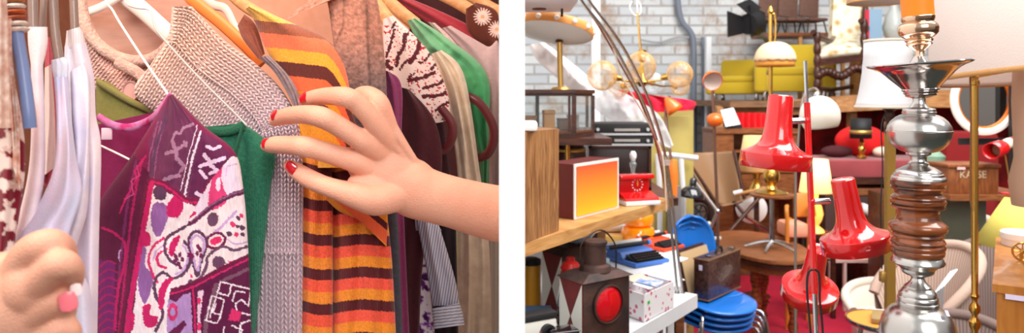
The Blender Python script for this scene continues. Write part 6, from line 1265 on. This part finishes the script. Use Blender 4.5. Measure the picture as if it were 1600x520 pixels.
# lit lamp and little armchair
ll = thing('lit_lamp', 'lit cream cone lampshade glowing warm yellow between the two red shades', 'lamp', P(1274, 350, 5.1)); lp(MB(), 1275, 5.1, [(27, 300), (19, 249)], cap=False).build('lamp_shade', mat('glowing shade', (255, 226, 170), .8, emit=(255, 214, 140), estr=1.1), ll, solid=.003)
lp(MB(), 1275, 5.1, [(14, 362), (12, 358), (4, 352), (9, 344), (12, 334), (9, 322), (4, 312), (2, 290)], seg=24).build('glass_stem', mat('amber stem', (255, 190, 100), .2, emit=(255, 170, 70), estr=1.2), ll)
zz = P(0, 362, 5.1).z; o = thing('corner_table', 'small dark corner table under the glowing lamp', 'table', (xy(1276, 5.1).x, 5.15, 0)); MB().span((xy(1256, 5.1).x, 5.0, zz-.03), (xy(1298, 5.1).x, 5.25, zz)).build('tabletop', darkw, o, False)
for px_ in (1259, 1295):
    for y_ in (5.02, 5.2): MB().span((xy(px_-3, 5.1).x, y_, 0), (xy(px_+3, 5.1).x, y_+.03, zz-.03)).build('leg', darkw, o, False)
l_ = bpy.data.lights.new('lamp_bulb', 'POINT'); l_.energy = 9; l_.color = (1, .66, .32); l_.shadow_soft_size = .05; o_ = bpy.data.objects.new('lamp_bulb', l_); COL.objects.link(o_); o_.location = P(1276, 285, 5.1)
wa = thing('wooden_armchair', 'orange wooden armchair with a peach cushion beneath the glowing lamp', 'armchair', (xy(1247, 4.95).x, 4.95, 0)); orw2 = mat('honey wood', (214, 128, 48), .4); pe = mat('peach cushion', (236, 160, 130), .9)
za = P(0, 345, 4.85).z; MB().span((xy(1229, 4.8).x, 4.8, za-.11), (xy(1266, 4.8).x, 5.0, za-.01), .025).build('seat_cushion', pe, wa); MB().box((xy(1258, 4.98).x, 4.985, za+.09), (.15, .03, .17), .1, .02, rot=Euler((-.2, 0, .1))).build('backrest', orw2, wa)
for px_ in (1230, 1266): MB().tube(pxpath([(px_, 322, 4.97), (px_-1, 325, 4.82), (px_, 345, 4.8), (px_, 372, 4.8)], 4)+[Vector((xy(px_, 4.8).x, 4.8, 0))], .014, 10).build('armrest', orw2, wa)
for px_ in (1234, 1264): MB().tube([Vector((xy(px_, 4.97).x, 4.97, za)), Vector((xy(px_, 4.97).x, 4.99, 0))], .014, 10).build('leg', orw2, wa)
# metal framed table with trays
mt = thing('tubular_table', 'pale pink tubular table carrying white trays behind the lower red shade', 'table', (xy(1335, 5.7).x, 5.5, 0)); zt2 = P(0, 398, 5.35).z; pinkt = mat('pale pink metal', (214, 186, 180), .4)
MB().span((xy(1296, 5.3).x, 5.2, zt2-.025), (xy(1366, 5.3).x, 5.55, zt2)).build('tabletop', pinkt, mt, False)
for px_ in (1298, 1321, 1365):
    MB().span((xy(px_-2, 5.2).x, 5.2, .012), (xy(px_+2, 5.2).x, 5.225, zt2-.02)).build('leg', pinkt, mt, False)
for k, (px_, lab) in enumerate(((1322, 'white tray on the left of the pale pink tubular table'), (1350, 'white tray on the right of the pale pink tubular table'))):
    o = MB().box((xy(px_, 5.35).x, 5.36, zt2+.02), (.13, .22, .036), .1*k, .008).build('white_tray', mat('tray white', (222, 222, 226), .4)); tag(o, lab, 'tray', 'white trays')
o = MB().tube(pxpath([(1345, 324, 5.5), (1365, 332, 5.5), (1386, 342, 5.5)], 4), .04, 12).build('white_bolster', mat('bolster', (232, 232, 236), .7)); tag(o, 'long white bolster lying slanted before the dark trunk', 'bolster')
o = thing('sideboard', 'low dark sideboard under the white bolster', 'sideboard', (xy(1360, 5.6).x, 5.6, 0)); MB().span((xy(1335, 5.5).x, 5.42, .0), (xy(1392, 5.5).x, 5.6, P(0, 345, 5.45).z-.03), .004).build('case', darkw, o)
o = thing('orange_leg_chair', 'chair with slanting orange wooden legs right of the pale pink table', 'chair', (xy(1385, 5.1).x, 5.1, 0)); MB().box((xy(1390, 5.1).x, 5.15, P(0, 400, 5.1).z), (.16, .24, .05), 0, .02).build('seat', mat('seat grey', (190, 176, 170), .9), o)
for a_, b_ in ((1376, 1369), (1396, 1402)): q0 = P(a_, 402, 5.08); MB().tube([q0, Vector((xy(b_, 5.05).x, 5.05, 0))], .014, 10).build('leg', orw2, o)

# ---- right-hand background ---------------------------------------------------------------------------------------------------------
Dk = 3.9
sd = thing('side_shelf', 'narrow brown side shelf carrying the cash box and the small red spotlight', 'shelf', (xy(1540, Dk).x, Dk, 0)); zs = P(0, 303, Dk).z
MB().span((xy(1476, Dk).x, Dk-.05, zs-.03), (xy(1620, Dk).x, Dk+.35, zs)).build('board', midw, sd, False)
for px_ in (1480, 1600): MB().span((xy(px_-4, Dk).x, Dk+.1, 0), (xy(px_+4, Dk).x, Dk+.14, zs-.03)).build('upright', darkw, sd, False)
MB().span((xy(1484, Dk).x, Dk+.30, .3), (xy(1598, Dk).x, Dk+.33, zs-.03)).build('back_board', mat('sage board', (132, 140, 118), .6, var=.2), sd, False)
kb_ = thing('cash_box', 'wooden box lettered KASSE on the brown side shelf', 'box', (xy(1520, Dk).x, Dk, zs)); zq = P(0, 262, Dk).z; bxw = woodm('box wood', (150, 88, 46), (116, 62, 32), .45, 6, (6, 1, 1))
MB().span((xy(1482, Dk).x, Dk, zs+.001), (xy(1560, Dk).x, Dk+.18, zq), .002).build('case', bxw, kb_); MB().span((xy(1479, Dk).x, Dk-.01, zq), (xy(1563, Dk).x, Dk+.19, zq+.02), .004).build('lid', bxw, kb_)
text_mesh('lettering', 'KASSE', .055, (xy(1520, Dk).x, Dk-.0015, P(0, 273, Dk).z), (PI/2, 0, 0), mat('pale lettering', (206, 184, 150), .6), kb_)
MB().box(P(1502, 263, Dk-.013), (.045, .002, .014)).build('price_label', mat('pink label', (240, 190, 190), .6), kb_, False)
rs = thing('red_spotlight', 'small red cylindrical spotlight on a thin stem at the right', 'lamp', P(1575, 302, Dk)); kq = Dk/F
MB().tube([P(1549, 236, Dk-.08), P(1564, 231, Dk), P(1566, 230, Dk+.01)], [15*kq*.8, 15*kq*.8, 10*kq*.8], 32, cap=False).build('head', redp, rs, solid=.003); MB().tube([P(1565, 230, Dk), P(1583, 220, Dk+.08)], [9*kq*.85, 8*kq*.85], 24).build('rear_housing', redp, rs)
MB().tube([P(1568, 228, Dk-.005), P(1577, 223, Dk+.03)], [9.8*kq*.87, 9.3*kq*.87], 24).build('white_band', mat('label band', (236, 226, 196), .5), rs); MB().tube([P(1566, 232, Dk), P(1560, 234, Dk-.02)], 11*kq*.8, 24).build('bulb', mat('dim bulb', (170, 150, 120), .3), rs)
MB().tube([P(1570, 238, Dk), P(1580, 300, Dk)], .004, 10).build('stem', gold, rs); MB().lathe([(.05, 0), (.05, .008), (.01, .012)], (xy(1577, Dk).x, Dk, zs+.001), 28).build('base', redp, rs)
mr_ = thing('round_mirror', 'round mirror in a thick white frame with an orange inner edge', 'mirror', P(1536, 210, 4.3)); Dm = 4.3; km = Dm/F*1.1; cM = P(1536, 156, Dm); Rm = tilt((-.05, -1, 0))
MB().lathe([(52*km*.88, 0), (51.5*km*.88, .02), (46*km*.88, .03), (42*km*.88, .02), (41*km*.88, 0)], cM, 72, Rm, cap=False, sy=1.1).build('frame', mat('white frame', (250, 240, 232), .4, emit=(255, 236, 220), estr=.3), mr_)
MB().lathe([(42*km*.88, .018), (39.5*km*.88, .016), (39*km*.88, 0)], cM, 72, Rm, cap=False, sy=1.1).build('inner_edge', mat('orange edge', (240, 120, 30), .4), mr_); MB().lathe([(40*km*.88, 0), (40*km*.88, .004)], cM, 72, Rm, sy=1.1).build('mirror_glass', mat('mirror', (200, 196, 190), .04, 1.), mr_)
o = thing('black_post', 'black upright post beside the round mirror', 'post', (xy(1590, 4.2).x, 4.2, 0)); MB().span((xy(1585, 4.2).x, 4.2, 0), (xy(1595, 4.2).x, 4.25, P(0, 125, 4.2).z)).build('upright', blackm, o, False); MB().box((xy(1590, 4.2).x, 4.22, .01), (.2, .2, .02)).build('foot', blackm, o, False); MB().span((xy(1500, 4.34).x, 4.335, 1.30), (xy(1592, 4.34).x, 4.36, 1.34)).build('bracket', blackm, o, False)
o = MB().lathe([(.02, 0), (.055, .05), (.065, .12), (.05, .2), (.058, .26), (.0, .31)], (xy(1462, 4.6).x, 4.6, P(0, 306, 4.6).z), 32).build('green_vase', mat('sea green', (150, 186, 160), .3)); tag(o, 'sea green vase just seen behind the chrome globe', 'vase')
o = thing('dark_chest', 'dark chest below the sea green vase', 'chest', (xy(1440, 4.7).x, 4.7, 0)); MB().span((xy(1405, 4.5).x, 4.5, 0), (xy(1478, 4.5).x, 4.9, P(0, 306, 4.6).z), .005).build('case', darkw, o); MB().span((xy(1410, 4.5).x, 4.49, .2), (xy(1473, 4.5).x, 4.502, .85)).build('door', midw, o, False)
o = thing('red_armchair', 'deep red armchair in the shade below the round mirror', 'armchair', (xy(1500, 5.4).x, 5.4, 0)); 
MB().span((xy(1482, 5.3).x, 5.3, .3), (xy(1560, 5.3).x, 5.7, .9), .05).build('seat', mat('deep red plush', (130, 20, 22), .9), o); MB().span((xy(1478, 5.6).x, 5.6, .3), (xy(1566, 5.6).x, 5.75, 1.32), .06).build('backrest', MATS['deep red plush'], o)
for px_ in (1486, 1556): MB().span((xy(px_-4, 5.3).x, 5.35, 0), (xy(px_+4, 5.3).x, 5.4, .3)).build('leg', darkw, o, False)
# cone shade, cabinet, lid, toy
D5 = 2.6; ycs = thing('cone_shade_lamp', 'yellow-green cone lampshade lamp behind the honey coloured cabinet', 'lamp', P(1575, 500, D5)); MB().lathe([(48*D5/F, 0), (13*D5/F, 76*D5/F)], P(1578, 386, D5), 48, tilt((.10, 0, 1)), cap=False).build('lamp_shade', mat('yellow green shade', (206, 190, 92), .8), ycs, solid=.003)
MB().tube([P(1582, 330, D5), Vector((xy(1576, D5).x, D5, 0))], .012, 12).build('stem', brass, ycs); MB().lathe([(.12, 0), (.12, .02), (.02, .04)], (xy(1576, D5).x, D5, 0), 28).build('base', brass, ycs)
hc = thing('honey_cabinet', 'honey coloured wooden cabinet corner at the right edge with a price label', 'cabinet', (1.5, 1.8, 0)); hw_ = woodm('honey veneer', (196, 128, 56), (172, 104, 40), .35, 5, (6, 6, .8), .3); zc = 1.147
MB().prism([(1.170, 1.70, .08), (1.56, 2.26, .08), (2.0, 1.95, .08), (1.62, 1.40, .08)], (0, 0, zc-.10)).build('case', hw_, hc, False); MB().prism([(1.160, 1.70, zc-.02), (1.562, 2.272, zc-.02), (2.01, 1.95, zc-.02), (1.62, 1.385, zc-.02)], (0, 0, .02)).build('top', hw_, hc, False)
for x, y in ((1.22, 1.71), (1.57, 2.2), (1.92, 1.95), (1.62, 1.46)): MB().tube([(x, y, .08), (x, y, 0)], .02, 12).build('foot', darkw, hc)
mm = MB(); quadbox(mm, (1.183, 1.688), (1.222, 1.662), .001, zc-.032, zc-.020); mm.V = [v+Vector((-.003, -.004, 0)) for v in mm.V]; mm.build('price_label', pl, hc, False)
wl = thing('round_tin', 'round white lidded tin on the honey coloured cabinet', 'tin', (1.62, 2.12, zc)); MB().lathe([(.055, .001), (.057, .02), (.057, .021), (.060, .022), (.060, .040), (.056, .043), (.0001, .044)], (1.548, 2.13, zc), 48).build('tin', mat('ivory tin', (240, 226, 216), .4), wl)
toy = thing('toy_cart', 'dark metal toy cart with spoked wheels on the honey coloured cabinet', 'toy', (1.4, 1.86, zc)); MB().box((1.432, 1.88, zc+.085), (.10, .06, .05), -.6, .006).build('cart_body', mat('gun metal', (70, 70, 74), .4, .7, bump=.5, bscale=60), toy)
for q in ((1.372, 1.86), (1.46, 1.82), (1.40, 1.93)):
    c = Vector((q[0], q[1], zc+.026)); wq = MB().tube([c+Vector((math.cos(a)*.024*.8, -math.cos(a)*.024*.55, math.sin(a)*.024)) for a in [2*PI*k/20 for k in range(20)]], .003, 8, closed=True)
    for k in range(4): a = PI*k/4; d_ = Vector((math.cos(a)*.0195, -math.cos(a)*.0132, math.sin(a)*.024)); wq.tube([c-d_, c+d_], .0018, 6)
    wq.build('wheel', brass, toy)
bp_ = thing('draped_column', 'beige fabric-covered column reaching in at the right edge', 'column', P(1612, 330, 1.75)); MB().lathe([(.055, 0), (.062, .06), (.050, .12), (.055, .26), (.052, .36), (.001, .362)], P(1622, 322, 1.75), 32).build('cover', mat('beige cloth', (178, 140, 116), .8, bump=.3, bscale=30), bp_); lp(MB(), 1622, 1.75, [(10, 446), (10, 320)], seg=16).build('stem', darkw, bp_)
# tub chairs
def cord(name, c, c2):
    m = bpy.data.materials.new(name); m.use_nodes = True; nt = m.node_tree; N = nt.nodes; L = nt.links; t = N.new('ShaderNodeUVMap'); w_ = N.new('ShaderNodeTexWave'); w_.inputs['Scale'].default_value = 18
    L.new(t.outputs[0], w_.inputs['Vector']); mx = N.new('ShaderNodeMix'); mx.data_type = 'RGBA'; mx.inputs[6].default_value = tuple(lin(c))+(1,); mx.inputs[7].default_value = tuple(lin(c2))+(1,); L.new(w_.outputs[0], mx.inputs[0]); L.new(mx.outputs[2], N['Principled BSDF'].inputs['Base Color'])
    N['Principled BSDF'].inputs['Roughness'].default_value = .95; return m
def uvgrid(mb, nu, nv, o):
    if len(o.data.vertices) != (nu+1)*(nv+1): return
    uv = o.data.uv_layers.new(name='UVMap')
    for l in o.data.loops: i = l.vertex_index; uv.data[l.index].uv = ((i % (nu+1))/nu, (i//(nu+1))/nv)
def tub(px, D, rz, s, top, lab, m, seatm, z0=0):
    x = xy(px, D).x; t = thing('tub_chair', lab, 'armchair', (x, D, z0), 'corduroy tub chairs'); M = Matrix.Translation((x, D, z0)) @ Matrix.Rotation(rz, 4, 'Z') @ Matrix.Scale(s, 4); H = (top-z0)/s
    def f(u, v):
        a = math.radians(-25+230*u); h = .30+(H-.30)*(.55+.45*math.sin(PI*u)**.8); w = v*2
        if w <= 1: r = .27+.05*w; z = .28+(h-.28)*w; 
        else: q = w-1; r = .32-.07*q-.05*math.sin(q*PI/2); z = h-(h-.28)*q**2
        if .9 < w < 1.2: z += .012
        return M @ Vector((r*math.cos(a), r*math.sin(a), z))
    mb = MB().grid(f, 60, 24); o = mb.build('back_shell', m, t); uvgrid(mb, 60, 24, o)
    mb = MB().grid(lambda u, v: M @ Vector((.265*math.cos(2*PI*u)*v, .265*math.sin(2*PI*u)*v-.02, .42+.05*math.cos(v*PI/2)**.5-(0.10 if v > .98 else 0))), 48, 12); mb.build('seat_cushion', seatm, t)
    MB().lathe([(.26*s, .24*s), (.27*s, .26*s), (.27*s, .32*s)], (x, D, z0), 36).build('seat_base', seatm, t)
    for k in range(4): a = PI/4+k*PI/2; MB().tube([M @ Vector((.18*math.cos(a), .18*math.sin(a), .26)), M @ Vector((.24*math.cos(a), .24*math.sin(a), 0))], .014, 10).build('leg', midw, t)
    mb = MB().tube([f(u, .5)+Vector((0, 0, .004)) for u in [i/40 for i in range(41)]], .034*s, 14); mb.build('rim_roll', mat(m.name+' roll', {'corduroy beige': (188, 160, 145), 'corduroy taupe': (120, 100, 94)}.get(m.name, (222, 208, 194)), .95, bump=.6, bscale=70), t)
c1 = cord('corduroy beige', (206, 180, 164), (166, 138, 124)); c2 = cord('corduroy taupe', (140, 120, 112), (98, 80, 76)); c3 = cord('corduroy cream', (226, 214, 202), (200, 184, 172)); sm1 = mat('rosy seat', (176, 144, 134), .95)
tub(1442, 3.5, -1.35, .75, .83, 'beige corduroy tub chair nearest behind the chrome lamp', c1, sm1); tub(1550, 3.62, -.9, .72, .82, 'taupe striped tub chair between the brass pole and the honey cabinet', c2, sm1)
tub(1490, 5.0, -1.3, .75, .72, 'cream tub chair farthest back, its rim showing above the others', c3, mat('cream seat', (220, 208, 196), .95)); tub(1392, 4.1, -.3, .75, .45, 'low cream white tub chair left of the chrome lamp base', MATS['cream seat'], MATS['cream seat'])
tub(1515, 2.98, -.3, .70, .60, 'rosy brown tub chair lowest at the bottom right', c2, sm1)
rt = thing('round_side_table', 'round orange topped side table with a metal rim at the bottom', 'table', (xy(1380, 3.1).x, 3.1, 0)); zr = P(0, 500, 3.1).z
MB().lathe([(.150, zr-.012), (.150, zr)], (xy(1382, 3.1).x, 3.1, 0), 48).build('tabletop', mat('orange formica', (232, 152, 66), .35), rt); MB().lathe([(.151, zr-.016), (.156, zr-.008), (.156, zr+.003), (.151, zr+.004)], (xy(1382, 3.1).x, 3.1, 0), 48, cap=False).build('metal_rim', chrome, rt, solid=.002)
for k in range(3): a = 2*PI*k/3+.5; MB().tube([(xy(1382, 3.1).x+.09*math.cos(a), 3.1+.09*math.sin(a), zr-.012), (xy(1382, 3.1).x+.14*math.cos(a), 3.1+.14*math.sin(a), 0)], .01, 10).build('leg', chrome, rt)
o = MB().box((xy(1374, 3.1).x, 3.1, zr+.014), (.06, .15, .022), -.5, .003).build('wooden_block', mat('old brass wood', (156, 130, 84), .5)); tag(o, 'flat brown block lying on the orange topped side table', 'block')
o = MB()
for k in range(4): o.tube([P(1440+k*5, 756, 2.9), P(1462+k*4, 456-k*3, 2.9), P(1486+k*3, 424-k*1, 2.95)], .004, 8)
o = o.build('wire_rack', mat('pale rod', (206, 208, 214), .4, .5)); tag(o, 'fan of pale metal rods behind the lower chrome neck', 'rack')
